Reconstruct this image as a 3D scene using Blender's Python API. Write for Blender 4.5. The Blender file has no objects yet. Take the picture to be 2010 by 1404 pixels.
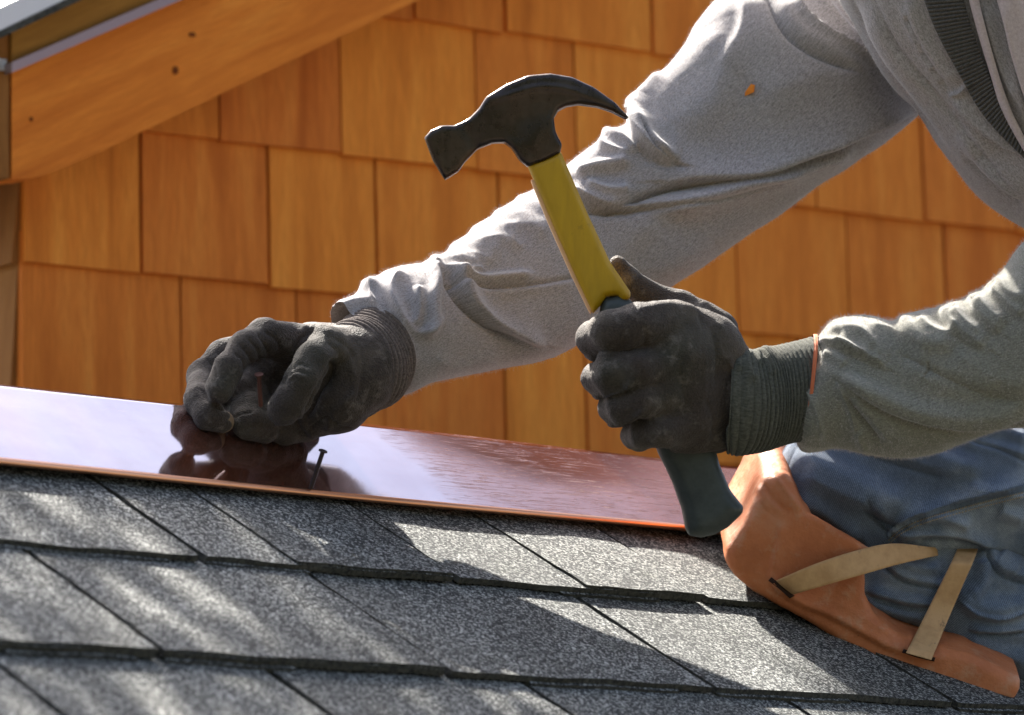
import bpy, math, random
import numpy as np
from mathutils import Vector, Matrix
from mathutils.bvhtree import BVHTree
random.seed(7); np.random.seed(7)
R = math.radians
scene = bpy.context.scene
COL = scene.collection

# ------------------------------------------------------------------ camera
F = 9000.0                       # focal length in photo pixels (photo 2010 wide)
TH = R(7.5)
CAM = np.array([0.0, 0.0, 3.2])
RT = np.array([1.0, 0, 0]); UP = np.array([0, -math.sin(TH), math.cos(TH)]); FW = np.array([0, math.cos(TH), math.sin(TH)])
cd = bpy.data.cameras.new('camera'); cam = bpy.data.objects.new('camera', cd); COL.objects.link(cam)
cam.location = CAM; cam.rotation_euler = (math.pi/2 + TH, 0, 0)
cd.sensor_width = 36; cd.lens = 36*F/2010
cd.clip_start = 0.05; cd.clip_end = 500
cd.dof.use_dof = True; cd.dof.focus_distance = 3.07; cd.dof.aperture_fstop = 9.5
scene.camera = cam
scene.render.resolution_x = 1024; scene.render.resolution_y = 716

# ------------------------------------------------------------------ light
SUN = np.array([-0.32, 0.60, 0.73]); SUN /= np.linalg.norm(SUN)
w = bpy.data.worlds.new('World'); scene.world = w; w.use_nodes = True
nt = w.node_tree; nt.nodes.clear()
sk = nt.nodes.new('ShaderNodeTexSky'); sk.sky_type = 'NISHITA'; sk.sun_disc = False
sk.sun_elevation = math.asin(SUN[2]); sk.sun_rotation = math.atan2(SUN[0], SUN[1])
sk.air_density = 0.8; sk.dust_density = 3.5; sk.ozone_density = 0.8
bg = nt.nodes.new('ShaderNodeBackground'); bg.inputs[1].default_value = 0.092
wo = nt.nodes.new('ShaderNodeOutputWorld')
hsv = nt.nodes.new('ShaderNodeHueSaturation'); hsv.inputs['Saturation'].default_value = 0.85
nt.links.new(sk.outputs[0], hsv.inputs['Color']); nt.links.new(hsv.outputs[0], bg.inputs[0]); nt.links.new(bg.outputs[0], wo.inputs[0])
sl = bpy.data.lights.new('sun', 'SUN'); sl.energy = 5.0; sl.angle = R(0.53); sl.color = (1, 0.95, 0.87)
so = bpy.data.objects.new('sun', sl); COL.objects.link(so)
so.rotation_euler = Vector(SUN).to_track_quat('Z', 'Y').to_euler(); so.location = (-3, 4, 9)
vs = scene.view_settings; vs.view_transform = 'Standard'; vs.look = 'None'; vs.gamma = 1; vs.exposure = 2.1
vs.use_curve_mapping = False
scene.cycles.use_denoising = True
scene.cycles.max_bounces = 8

# ------------------------------------------------------------------ geometry helpers
def C(px, py, t):                # photo pixel + distance -> metres in the camera's axes
    return np.array([(px-1005)/F*t, (702-py)/F*t, t])
def W(c):                        # camera axes -> world
    c = np.asarray(c, float)
    return CAM + c[..., 0:1]*RT + c[..., 1:2]*UP + c[..., 2:3]*FW
def P(px, py, t): return W(C(px, py, t))
def ray(px, py): return FW + RT*(px-1005)/F + UP*(702-py)/F
def plane_hit(px, py, q, n):
    d = ray(px, py); t = ((q-CAM)@n)/(d@n); return CAM + d*t
def to_px(v):                    # world verts -> photo pixels, depth
    d = v - CAM; z = d@FW
    return 1005 + (d@RT)/z*F, 702 - (d@UP)/z*F, z

def tag(o, label=None, cat=None, group=None, kind=None):
    if label: o['label'] = label
    if cat: o['category'] = cat
    if group: o['group'] = group
    if kind: o['kind'] = kind
    return o
def empty(name, loc, parent=None):
    o = bpy.data.objects.new(name, None); o.location = Vector(loc); o.empty_display_size = .05
    COL.objects.link(o)
    if parent: o.parent = parent
    return o
def wloc(o):
    l = Vector((0, 0, 0))
    while o is not None: l = l + o.location; o = o.parent
    return l
def mesh(name, V, Fc, mat, parent=None, smooth=False, origin=None, uv=None):
    V = np.asarray(V, float).reshape(-1, 3)
    if origin is None: origin = V.mean(0)
    origin = np.asarray(origin, float)
    me = bpy.data.meshes.new(name)
    me.from_pydata((V-origin).tolist(), [], [tuple(int(i) for i in f) for f in Fc]); me.update()
    if smooth: me.polygons.foreach_set('use_smooth', [True]*len(me.polygons))
    if uv is not None:
        ul = me.uv_layers.new(name='UVMap'); idx = np.empty(len(me.loops), int); me.loops.foreach_get('vertex_index', idx)
        ul.data.foreach_set('uv', np.asarray(uv, float)[idx].ravel())
    me.materials.append(mat)
    o = bpy.data.objects.new(name, me); COL.objects.link(o)
    if parent is not None:
        o.parent = parent; o.location = Vector(origin) - wloc(parent)
    else: o.location = Vector(origin)
    return o

def hexa(c):                     # faces of a box whose 8 corners are bottom 4 then top 4
    return [(3,2,1,0),(4,5,6,7),(0,1,5,4),(1,2,6,5),(2,3,7,6),(3,0,4,7)]
def prism(poly, off):            # poly: Nx3 front outline, off: vector to back outline
    poly = np.asarray(poly); n = len(poly); V = np.vstack([poly, poly+off])
    Fc = [tuple(range(n)), tuple(range(2*n-1, n-1, -1))] + [(i, i+n, (i+1) % n+n, (i+1) % n) for i in range(n)]
    return V, Fc

# numpy gradient noise
_perm = np.random.RandomState(3).permutation(256)
_g = np.random.RandomState(4).normal(size=(256, 3)); _g /= np.linalg.norm(_g, axis=1)[:, None]
def noise(p):
    p = np.asarray(p, float); i = np.floor(p).astype(int); f = p-i; u = f*f*f*(f*(f*6-15)+10)
    out = 0
    for dx in (0, 1):
        for dy in (0, 1):
            for dz in (0, 1):
                h = _perm[(_perm[(_perm[(i[..., 0]+dx) & 255]+i[..., 1]+dy) & 255]+i[..., 2]+dz) & 255]
                g = _g[h]; d = f-np.array([dx, dy, dz])
                wt = (u[..., 0] if dx else 1-u[..., 0])*(u[..., 1] if dy else 1-u[..., 1])*(u[..., 2] if dz else 1-u[..., 2])
                out = out + wt*(g*d).sum(-1)
    return out
def sstep(a, b, x):
    t = np.clip((x-a)/(b-a), 0, 1); return t*t*(3-2*t)

def surface_nets(f, org, h):
    """zero level of f (inside < 0) -> verts, quads"""
    s = f < 0
    nx, ny, nz = f.shape
    c = np.zeros((nx-1, ny-1, nz-1), int)
    for a in (0, 1):
        for b in (0, 1):
            for d in (0, 1): c += s[a:nx-1+a, b:ny-1+b, d:nz-1+d]
    act = (c > 0) & (c < 8); idx = -np.ones(act.shape, int); ii = np.argwhere(act); idx[act] = np.arange(len(ii))
    acc = np.zeros((len(ii), 3)); cnt = np.zeros(len(ii))
    for ax in range(3):
        for a in (0, 1):
            for b in (0, 1):
                o0 = [0, 0, 0]; oth = [k for k in range(3) if k != ax]; o0[oth[0]] = a; o0[oth[1]] = b
                o1 = list(o0); o1[ax] = 1
                f0 = f[ii[:, 0]+o0[0], ii[:, 1]+o0[1], ii[:, 2]+o0[2]]; f1 = f[ii[:, 0]+o1[0], ii[:, 1]+o1[1], ii[:, 2]+o1[2]]
                m = (f0 < 0) != (f1 < 0); t = np.where(m, f0/np.where(m, f0-f1, 1), 0)
                p = np.tile(np.array(o0, float), (len(ii), 1)); p[:, ax] = t
                acc[m] += p[m]; cnt[m] += 1
    V = (ii + acc/cnt[:, None])*h + org
    Q = []
    for ax in range(3):
        b, d = [(1, 2), (2, 0), (0, 1)][ax]
        sh = [slice(1, -1)]*3; sh[ax] = slice(0, -1); sh2 = [slice(1, -1)]*3; sh2[ax] = slice(1, None)
        s0 = s[tuple(sh)]; s1 = s[tuple(sh2)]
        e = np.argwhere(s0 != s1); 
        base = e + np.array([0 if k == ax else 1 for k in range(3)])
        flip = s0[e[:, 0], e[:, 1], e[:, 2]]
        def g(db, dd):
            q = base.copy(); q[:, b] -= db; q[:, d] -= dd; return idx[q[:, 0], q[:, 1], q[:, 2]]
        q = np.stack([g(0, 0), g(1, 0), g(1, 1), g(0, 1)], 1)
        q[~flip] = q[~flip][:, ::-1]
        Q.append(q)
    Q = np.vstack(Q); Q = Q[(Q >= 0).all(1)][:, ::-1]   # the camera's axes are left-handed
    return V, Q
def smin(a, b, k):
    h = np.clip(.5+.5*(b-a)/k, 0, 1); return b+(a-b)*h-k*h*(1-h)
def cone(p, a, b, ra, rb):
    ab = b-a; t = np.clip(((p-a)@ab)/(ab@ab), 0, 1)
    return np.linalg.norm(p-a-t[..., None]*ab, axis=-1)-(ra+(rb-ra)*t)
def chain_sdf(p, pts, k=.004):   # pts: (px,py,t,radius_px)
    d = None
    q = [(C(x, y, t), r/F*t) for x, y, t, r in pts]
    for (a, ra), (b, rb) in zip(q[:-1], q[1:]):
        e = cone(p, a, b, ra, rb); d = e if d is None else smin(d, e, k)
    return d
def grid(lo, hi, h):
    ax = [np.arange(lo[k], hi[k]+h, h) for k in range(3)]
    return np.stack(np.meshgrid(*ax, indexing='ij'), -1)
def box_of(chains, pad=.012):
    q = np.array([np.r_[C(x, y, t), r/F*t] for c in chains for x, y, t, r in c])
    return (q[:, :3]-q[:, 3:]).min(0)-pad, (q[:, :3]+q[:, 3:]).max(0)+pad
def poly_sdf(X, Y, poly):
    poly = np.asarray(poly, float); d = np.full(X.shape, 1e9); s = np.ones(X.shape)
    for i in range(len(poly)):
        a = poly[i]; b = poly[i-1]; e = b-a; wx = X-a[0]; wy = Y-a[1]
        t = np.clip((wx*e[0]+wy*e[1])/(e@e), 0, 1); d = np.minimum(d, (wx-e[0]*t)**2+(wy-e[1]*t)**2)
        c1 = Y >= a[1]; c2 = Y < b[1]; c3 = e[0]*wy > e[1]*wx
        s = np.where((c1 & c2 & c3) | (~c1 & ~c2 & ~c3), -s, s)
    return s*np.sqrt(d)
def catmull(K, n):               # K: m x d keys -> n samples
    K = np.asarray(K, float); m = len(K); Kp = np.vstack([2*K[0]-K[1], K, 2*K[-1]-K[-2]])
    dist = np.r_[0, np.cumsum(np.linalg.norm(np.diff(K[:, :2], axis=0), axis=1)+1e-6)]
    u = np.interp(np.linspace(0, dist[-1], n), dist, np.arange(m)); i = np.minimum(u.astype(int), m-2); t = (u-i)[:, None]
    p0, p1, p2, p3 = Kp[i], Kp[i+1], Kp[i+2], Kp[i+3]
    return .5*(2*p1+(p2-p0)*t+(2*p0-5*p1+4*p2-p3)*t*t+(3*p1-p0-3*p2+p3)*t**3)

def vnormals(V, Q):
    N = np.zeros_like(V); a = V[Q[:, 0]]; 
    fn = np.cross(V[Q[:, 2]]-a, V[Q[:, 3]]-V[Q[:, 1]])
    for k in range(4): np.add.at(N, Q[:, k], fn)
    return N/(np.linalg.norm(N, axis=1)[:, None]+1e-12)

def strokes(V, N, L, wlim=-.25):
    """press or raise folds along curves; L: (points_px, width_px, height_mm, mode)"""
    px, py, z = to_px(V); view = -((V-CAM)/np.linalg.norm(V-CAM, axis=1)[:, None])
    face = sstep(wlim, wlim+.35, (N*view).sum(1))
    H = np.zeros(len(V))
    for st in L:
        pts, wd, ht = st[0], st[1], st[2]; mode = st[3] if len(st) > 3 else 'r'
        K = catmull([list(p) for p in pts], max(8, 6*len(pts))) if len(pts) > 2 else np.array(pts, float)
        lo = K.min(0)-5*wd; hi = K.max(0)+5*wd
        m = np.where((px > lo[0]) & (px < hi[0]) & (py > lo[1]) & (py < hi[1]) & (face > 0))[0]
        if not len(m): continue
        x, y = px[m], py[m]; best = np.full(len(m), 1e9); ub = np.zeros(len(m)); sg = np.ones(len(m))
        seg = np.linalg.norm(np.diff(K, axis=0), axis=1); cum = np.r_[0, np.cumsum(seg)]
        for i in range(len(K)-1):
            a = K[i]; e = K[i+1]-a; wx = x-a[0]; wy = y-a[1]; t = np.clip((wx*e[0]+wy*e[1])/(e@e+1e-9), 0, 1)
            dd = np.hypot(wx-e[0]*t, wy-e[1]*t); b = dd < best
            best = np.where(b, dd, best); ub = np.where(b, (cum[i]+t*seg[i])/cum[-1], ub); sg = np.where(b, np.sign(e[0]*wy-e[1]*wx), sg)
        env = sstep(0, .22, ub+.06)*sstep(0, .22, 1-ub+.06)
        r = best/wd
        if mode == 'r': h = np.exp(-np.abs(r)**2)
        elif mode == 'v': h = -np.exp(-np.abs(r)**1.5)
        elif mode == 'c': h = -np.exp(-np.abs(r)**1.0)*np.exp(-(r/3)**2)        # sharp crease
        elif mode == 's': h = np.where(sg < 0, np.exp(-(r/2.4)**1.4), np.exp(-(r/.75)**2)-.55*(r/1.3)*np.exp(-(r/1.3)**2))   # fold that overlaps: high above the line (left of travel)
        H[m] += ht*.001*h*env*face[m]
    return H

def loft(secs, nu, nv, cap=True):
    """secs: (x1,y1,x2,y2,t,aspect[,dt]) edges of the tube as seen + depth of centre."""
    K = np.array([list(s)+([0] if len(s) < 7 else []) for s in secs], float)
    m = (K[:, 0:2]+K[:, 2:4])/2; S = catmull(np.hstack([m, K]), nu)[:, 2:]
    cen = np.array([C((s[0]+s[2])/2, (s[1]+s[3])/2, s[4]) for s in S])
    A = np.array([C(s[0], s[1], s[4])-C(s[2], s[3], s[4]) for s in S])/2
    ax = np.gradient(cen, axis=0); ax /= np.linalg.norm(ax, axis=1)[:, None]
    B = np.cross(ax, A/np.linalg.norm(A, axis=1)[:, None]); B /= np.linalg.norm(B, axis=1)[:, None]
    B *= (np.linalg.norm(A, axis=1)*S[:, 5])[:, None]
    ph = np.linspace(0, 2*math.pi, nv, endpoint=False)
    V = cen[:, None]+np.cos(ph)[None, :, None]*A[:, None]+np.sin(ph)[None, :, None]*B[:, None]
    V = W(V.reshape(-1, 3))
    i, j = np.meshgrid(np.arange(nu-1), np.arange(nv), indexing='ij'); j2 = (j+1) % nv
    Q = np.stack([i*nv+j, i*nv+j2, (i+1)*nv+j2, (i+1)*nv+j], -1).reshape(-1, 4)
    N = vnormals(V, Q); c3 = np.repeat(W(cen), nv, 0)
    if ((V-c3)*N).sum() < 0: Q = Q[:, ::-1]; N = -N
    ln = np.r_[0, np.cumsum(np.linalg.norm(np.diff(cen, axis=0), axis=1))]
    rad = np.linalg.norm(A, axis=1).mean()
    uv = np.stack([np.repeat(ln, nv), np.tile(ph*rad, nu)], 1)
    return V, Q, N, uv, (np.repeat(ln, nv), np.tile(ph, nu))

# ------------------------------------------------------------------ materials
class M:
    def __init__(s, name):
        s.m = bpy.data.materials.new(name); s.m.use_nodes = True; s.t = s.m.node_tree; s.b = s.t.nodes['Principled BSDF']
        s.out = s.t.nodes['Material Output']; s._co = None
    def n(s, ty, **kw):
        o = s.t.nodes.new('ShaderNode'+ty)
        for k, v in kw.items():
            if k in o.inputs: o.inputs[k].default_value = v
            else: setattr(o, k, v)
        return o
    def l(s, a, b): s.t.links.new(a, b)
    def co(s, kind='Object', scale=(1, 1, 1), rot=(0, 0, 0), rnd=False):
        tc = s.n('TexCoord'); mp = s.n('Mapping'); mp.inputs['Scale'].default_value = scale; mp.inputs['Rotation'].default_value = rot
        s.l(tc.outputs[kind], mp.inputs[0])
        if rnd:
            oi = s.n('ObjectInfo'); mu = s.n('Math', operation='MULTIPLY'); mu.inputs[1].default_value = 37.0
            s.l(oi.outputs['Random'], mu.inputs[0]); s.l(mu.outputs[0], mp.inputs['Location'])
        return mp.outputs[0]
    def noise(s, co, scale, detail=3, rough=.55, dist=0):
        o = s.n('TexNoise'); o.inputs['Scale'].default_value = scale; o.inputs['Detail'].default_value = detail
        o.inputs['Roughness'].default_value = rough; o.inputs['Distortion'].default_value = dist; s.l(co, o.inputs['Vector']); return o.outputs[0]
    def voro(s, co, scale, feat='F1', out=0):
        o = s.n('TexVoronoi'); o.feature = feat; o.inputs['Scale'].default_value = scale; s.l(co, o.inputs['Vector']); return o.outputs[out]
    def wave(s, co, scale, dist=0, dscale=1, dirn='X', prof='SIN'):
        o = s.n('TexWave'); o.bands_direction = dirn; o.wave_profile = prof; o.inputs['Scale'].default_value = scale
        o.inputs['Distortion'].default_value = dist; o.inputs['Detail Scale'].default_value = dscale; s.l(co, o.inputs['Vector']); return o.outputs['Fac']
    def ramp(s, fac, stops):
        o = s.n('ValToRGB'); e = o.color_ramp.elements
        while len(e) < len(stops): e.new(.5)
        for k, (p, c) in enumerate(stops):
            e[k].position = p; e[k].color = (c, c, c, 1) if not hasattr(c, '__len__') else (*c, 1)
        s.l(fac, o.inputs[0]); return o.outputs[0]
    def mix(s, fac, a, b, mode='MIX'):
        o = s.n('Mix'); o.data_type = 'RGBA'; o.blend_type = mode
        for v, i in ((fac, 0), (a, 6), (b, 7)):
            if hasattr(v, 'is_linked') or hasattr(v, 'links'): s.l(v, o.inputs[i])
            else: o.inputs[i].default_value = v if i == 0 else ((*v, 1) if len(v) == 3 else v)
        return o.outputs[2]
    def math(s, op, a, b=None):
        o = s.n('Math', operation=op)
        for v, i in ((a, 0), (b, 1)):
            if v is None: continue
            if hasattr(v, 'links'): s.l(v, o.inputs[i])
            else: o.inputs[i].default_value = v
        return o.outputs[0]
    def bump(s, h, strength, dist, prev=None):
        o = s.n('Bump'); o.inputs['Strength'].default_value = strength; o.inputs['Distance'].default_value = dist
        s.l(h, o.inputs['Height'])
        if prev: s.l(prev, o.inputs['Normal'])
        return o.outputs[0]
    def set(s, **kw):
        for k, v in kw.items():
            k = k.replace('_', ' ')
            i = s.b.inputs[k]
            if hasattr(v, 'links'): s.l(v, i)
            else: i.default_value = (*v, 1) if hasattr(v, '__len__') and len(v) == 3 and i.type == 'RGBA' else v
        return s

def wood(name, dark, mid, light, vertical=True, along=None, rough=.6):
    m = M(name)
    co = m.co('Object', scale=(14, 14, 1.1) if along is None else along[0], rot=(0, 0, 0) if along is None else along[1], rnd=True)
    n1 = m.noise(co, 3.2, 4, .6, .6)
    n2 = m.noise(co, 34, 4, .65)
    c = m.ramp(n1, [(.22, dark), (.5, mid), (.75, light)])
    c = m.mix(m.ramp(n2, [(.38, .42), (.62, 0)]), c, dark)
    oi = m.n('ObjectInfo')
    hs = m.n('HueSaturation'); m.l(c, hs.inputs['Color'])
    m.l(m.math('ADD', m.math('MULTIPLY', oi.outputs['Random'], .010), .492), hs.inputs['Hue'])
    m.l(m.math('ADD', m.math('MULTIPLY', oi.outputs['Random'], .22), .90), hs.inputs['Value'])
    b = m.bump(n2, .35, .002)
    m.set(Base_Color=hs.outputs[0], Roughness=.8, Normal=b); m.b.inputs['Specular IOR Level'].default_value = .15; return m.m
cedar = wood('cedar', (.50, .14, .018), (.74, .24, .034), (.86, .335, .055))
PSW = R(34); RAKE = math.atan(.44)
cedar_board = wood('cedar board', (.54, .15, .016), (.76, .25, .030), (.86, .34, .050), along=((1.2, 14, 14), (0, 0, 0)))
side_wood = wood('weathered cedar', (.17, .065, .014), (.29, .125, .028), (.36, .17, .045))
trim_wood = wood('trim wood', (.24, .11, .02), (.36, .17, .03), (.42, .21, .045), along=((1.2, 12, 12), (0, 0, 0)))

def mk_granule():
    m = M('asphalt granules')
    co = m.co('Object', rnd=True)
    v = m.voro(co, 800, 'F1', 1)
    sep = m.n('SeparateColor'); m.l(v, sep.inputs[0])
    v2 = m.noise(co, 480, 4, .75)
    mx = m.math('ADD', m.math('MULTIPLY', sep.outputs[0], .5), m.math('MULTIPLY', v2, .5))
    c = m.ramp(mx, [(.33, (.006, .007, .007)), (.47, (.027, .030, .028)), (.58, (.088, .094, .088)), (.71, (.52, .52, .48))])
    big = m.noise(co, 14, 3, .6)
    c = m.mix(m.ramp(big, [(.35, .35), (.65, 0)]), c, (.05, .058, .05), 'MULTIPLY')
    mo = m.noise(co, 30, 4, .6)
    c = m.mix(m.ramp(mo, [(.6, 0), (.8, .35)]), c, (.045, .055, .03))
    b = m.bump(mx, 1.0, .0022)
    m.set(Base_Color=c, Roughness=.85, Normal=b); return m.m
granule = mk_granule()
def mk_felt():
    m = M('asphalt edge'); co = m.co('Object', rnd=True)
    n = m.noise(co, 260, 4, .7)
    m.set(Base_Color=m.ramp(n, [(.35, (.008, .009, .007)), (.7, (.09, .085, .065))]), Roughness=.9, Normal=m.bump(n, .8, .002)); return m.m
felt = mk_felt()

def mk_copper():
    m = M('copper sheet'); co = m.co('Object')
    uv = m.co('UV', scale=(1, 1, 1))
    # long thin scratches, tarnish mottling
    s1 = m.noise(m.co('UV', scale=(9, 420, 1), rot=(0, 0, R(6))), 1.0, 5, .7, .4)
    s2 = m.noise(m.co('UV', scale=(14, 700, 1), rot=(0, 0, R(-24))), 1.0, 5, .75, .8)
    s3 = m.noise(m.co('UV', scale=(30, 600, 1), rot=(0, 0, R(-62))), 1.0, 5, .75, 1.5)
    sep = m.n('SeparateXYZ'); m.l(uv, sep.inputs[0])
    worn_dim = m.ramp(m.math('ADD', sep.outputs[0], m.math('MULTIPLY', m.noise(uv, 9, 3), .12)), [(.585, 0), (.63, .45), (.88, 1)])  # scratched right end; its dimmer reflection is painted in through the colour
    sc = m.math('MAXIMUM', m.ramp(s2, [(.59, 0), (.66, 1)]), m.ramp(s3, [(.57, 0), (.65, .9)]))
    sc = m.math('MULTIPLY', sc, worn_dim)
    fine = m.ramp(s1, [(.66, 0), (.74, .5)])
    allsc = m.math('MAXIMUM', sc, m.math('MULTIPLY', fine, .35))
    mot = m.noise(uv, 26, 4, .6)
    col = m.mix(m.ramp(mot, [(.3, 0), (.7, 1)]), (.40, .38, .45), (.46, .45, .53))
    col = m.mix(worn_dim, col, (.40, .24, .20))
    col = m.mix(m.math('MULTIPLY', allsc, .7), col, (.98, .70, .52))
    ro = m.math('ADD', m.math('ADD', .07, m.math('MULTIPLY', allsc, .42)), m.math('MULTIPLY', worn_dim, .10))
    wv = m.noise(m.co('UV', scale=(5, 12, 1)), 1.0, 2, .5)
    b = m.bump(wv, .25, .004); b = m.bump(allsc, .3, .0006, b)
    m.set(Base_Color=col, Metallic=1.0, Roughness=ro, Normal=b, Specular_Tint=m.mix(worn_dim, (1, 1, 1), (.55, .42, .42)))
    df = m.n('BsdfDiffuse'); df.inputs['Color'].default_value = (.62, .19, .09, 1); mx = m.n('MixShader'); mx.inputs[0].default_value = .07
    m.l(m.b.outputs[0], mx.inputs[1]); m.l(df.outputs[0], mx.inputs[2]); m.l(mx.outputs[0], m.out.inputs[0]); return m.m
copper = mk_copper()
hem_copper = M('copper hem').set(Base_Color=(.86, .42, .24), Metallic=1.0, Roughness=.34).m
drip_metal = M('dull copper drip edge').set(Base_Color=(.30, .22, .23), Metallic=.6, Roughness=.5).m
lead_white = M('bright flashing').set(Base_Color=(.62, .60, .60), Metallic=.3, Roughness=.5).m

def mk_fleece():
    m = M('grey heather fleece'); co = m.co('Object')
    h1 = m.noise(co, 1000, 3, .75); h2 = m.noise(m.co('UV', scale=(260, 900, 1)), 1.0, 3, .7); h3 = m.noise(co, 12, 3, .6)
    mm = m.math('ADD', m.math('MULTIPLY', h1, .5), m.math('MULTIPLY', h2, .5))
    c = m.ramp(mm, [(.34, (.14, .124, .122)), (.47, (.30, .270, .268)), (.60, (.45, .415, .41))])
    c = m.mix(m.ramp(h3, [(.35, .22), (.65, 0)]), c, (.22, .23, .19))
    b = m.bump(mm, .14, .0008)
    at = m.n('Attribute'); at.attribute_name = 'olive_shade'; c = m.mix(at.outputs['Fac'], c, (.60, .64, .50), 'MULTIPLY')  # shade and green leaf bounce multiplied into the cloth colour
    m.set(Base_Color=c, Roughness=.95, Normal=b); m.b.inputs['Sheen Weight'].default_value = .35; m.b.inputs['Sheen Roughness'].default_value = .45
    m.b.inputs['Specular IOR Level'].default_value = .2
    return m
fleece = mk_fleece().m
def mk_rib(name, c0, c1, sc=1):
    m = M(name); co = m.co('Object'); n = m.noise(co, 500, 3, .7); k = m.noise(m.co('UV', scale=(700, 900, 1)), 1.0, 2, .6)
    mm = m.math('ADD', m.math('MULTIPLY', n, .5), m.math('MULTIPLY', k, .5))
    m.set(Base_Color=m.ramp(mm, [(.35, c0), (.65, c1)]), Roughness=.95, Normal=m.bump(mm, .6, .001))
    m.b.inputs['Sheen Weight'].default_value = .08; m.b.inputs['Specular IOR Level'].default_value = .2
    return m.m
rib_dark = mk_rib('dark ribbed knit', (.05, .048, .045), (.15, .14, .13))
rib_glove = mk_rib('glove cuff knit', (.065, .050, .042), (.19, .15, .13))
rib_green = mk_rib('green grey cuff knit', (.042, .042, .032), (.125, .125, .098))
def mk_glove():
    m = M('black knit glove'); co = m.co('Object')
    n = m.noise(co, 700, 3, .7); k = m.voro(co, 900); d = m.noise(co, 28, 5, .65); d2 = m.noise(co, 9, 3)
    c = m.ramp(n, [(.3, (.024, .017, .012)), (.7, (.070, .051, .038))])
    c = m.mix(m.ramp(d, [(.50, 0), (.75, .55)]), c, (.17, .135, .10))
    c = m.mix(m.ramp(d2, [(.55, 0), (.7, .4)]), c, (.030, .040, .018))
    b = m.bump(k, .7, .0009)
    rg = m.n('TexNoise'); rg.noise_type = 'RIDGED_MULTIFRACTAL'; rg.inputs['Scale'].default_value = 34; rg.inputs['Detail'].default_value = 3; m.l(co, rg.inputs['Vector'])
    b = m.bump(rg.outputs[0], .28, .004, b)
    hi = m.noise(co, 75, 6, .75); c = m.mix(m.ramp(hi, [(.54, 0), (.66, .5)]), c, (.20, .17, .14))
    m.set(Base_Color=c, Roughness=.75, Normal=b); m.b.inputs['Sheen Weight'].default_value = .08; m.b.inputs['Specular IOR Level'].default_value = .3
    return m.m
glove_mat = mk_glove()
def mk_denim():
    m = M('faded denim'); co = m.co('Object')
    uvm = m.co('UV', scale=(1, 1, 1), rot=(0, 0, R(38)))
    tw = m.wave(uvm, 300, 5, 40, 'X'); n = m.noise(m.co('UV', scale=(500, 1500, 1), rot=(0, 0, R(38))), 1.0, 3, .7)
    fd = m.noise(co, 16, 4, .6)
    c = m.ramp(fd, [(.3, (.085, .125, .20)), (.5, (.19, .26, .37)), (.66, (.52, .60, .70))])
    thr = m.math('ADD', m.math('MULTIPLY', tw, .38), m.math('MULTIPLY', n, .72))
    c = m.mix(m.ramp(thr, [(.38, .8), (.72, 0)]), c, (.05, .058, .078))
    c = m.mix(m.ramp(thr, [(.62, 0), (.95, .5)]), c, (.5, .55, .6))
    b = m.bump(thr, .5, .0012); b = m.bump(m.noise(co, 70, 4, .6), .3, .002, b)
    m.set(Base_Color=c, Roughness=.9, Normal=b); m.b.inputs['Sheen Weight'].default_value = .12; m.b.inputs['Specular IOR Level'].default_value = .25
    return m.m
denim = mk_denim()
def mk_pad():
    m = M('orange knee pad foam rubber'); co = m.co('Object')
    n = m.noise(co, 22, 5, .65); g = m.noise(co, 320, 3, .7); n3 = m.noise(co, 60, 5, .7)
    c = m.ramp(n, [(.3, (.42, .125, .042)), (.55, (.57, .195, .075)), (.72, (.62, .28, .15))])
    c = m.mix(m.ramp(n3, [(.52, 0), (.70, .6)]), c, (.56, .33, .20))
    c = m.mix(m.ramp(m.noise(co, 40, 6, .75), [(.68, 0), (.76, .8)]), c, (.10, .055, .03))
    b = m.bump(g, .4, .001); b = m.bump(n3, .6, .0025, b)
    m.set(Base_Color=c, Roughness=.55, Normal=b); m.b.inputs['Specular IOR Level'].default_value = .35
    return m.m
pad_mat = mk_pad()
def mk_strap():
    m = M('tan leather strap'); co = m.co('Object'); n = m.noise(co, 55, 5, .7); n2 = m.noise(co, 300, 2)
    c = m.ramp(n, [(.3, (.48, .27, .11)), (.6, (.64, .39, .18))]); c = m.mix(m.ramp(m.noise(co, 45, 6, .8, 1), [(.60, 0), (.68, .7)]), c, (.14, .09, .05))
    m.set(Base_Color=c, Roughness=.65, Normal=m.bump(n2, .2, .0008)); return m.m
strap_mat = mk_strap()
def mk_steel():
    m = M('forged hammer steel'); co = m.co('Object'); n = m.noise(co, 60, 5, .7); n2 = m.noise(co, 500, 3)
    c = m.ramp(n, [(.3, (.045, .035, .030)), (.7, (.085, .068, .060))])
    m.set(Base_Color=c, Metallic=1.0, Roughness=m.ramp(n, [(.3, .22), (.7, .36)]), Normal=m.bump(n2, .15, .0006)); return m.m
steel = mk_steel()
def mk_yellow():
    m = M('yellow fibreglass handle'); co = m.co('Object'); n = m.noise(co, 35, 6, .75); g = m.noise(m.co('Object', scale=(6, 6, 1)), 40, 3)
    c = m.ramp(g, [(.25, (.44, .25, .002)), (.75, (.54, .31, .004))]); c = m.mix(m.ramp(n, [(.60, 0), (.72, .75)]), c, (.07, .045, .01))
    m.set(Base_Color=c, Roughness=.42, Normal=m.bump(n, .2, .001)); return m.m
yellow = mk_yellow()
orange_side = M('pale orange handle edge').set(Base_Color=(.78, .45, .22), Roughness=.45).m
def mk_rubber():
    m = M('dark green black rubber grip'); co = m.co('Object'); n = m.noise(co, 40, 5, .7)
    m.set(Base_Color=m.ramp(n, [(.35, (.02, .026, .022)), (.7, (.055, .065, .055))]), Roughness=.5, Normal=m.bump(m.noise(co, 500, 2), .2, .0006)); return m.m
rubber = mk_rubber()
nail_mat = M('bronze nail').set(Base_Color=(.05, .032, .028), Metallic=.3, Roughness=.35).m
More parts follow.
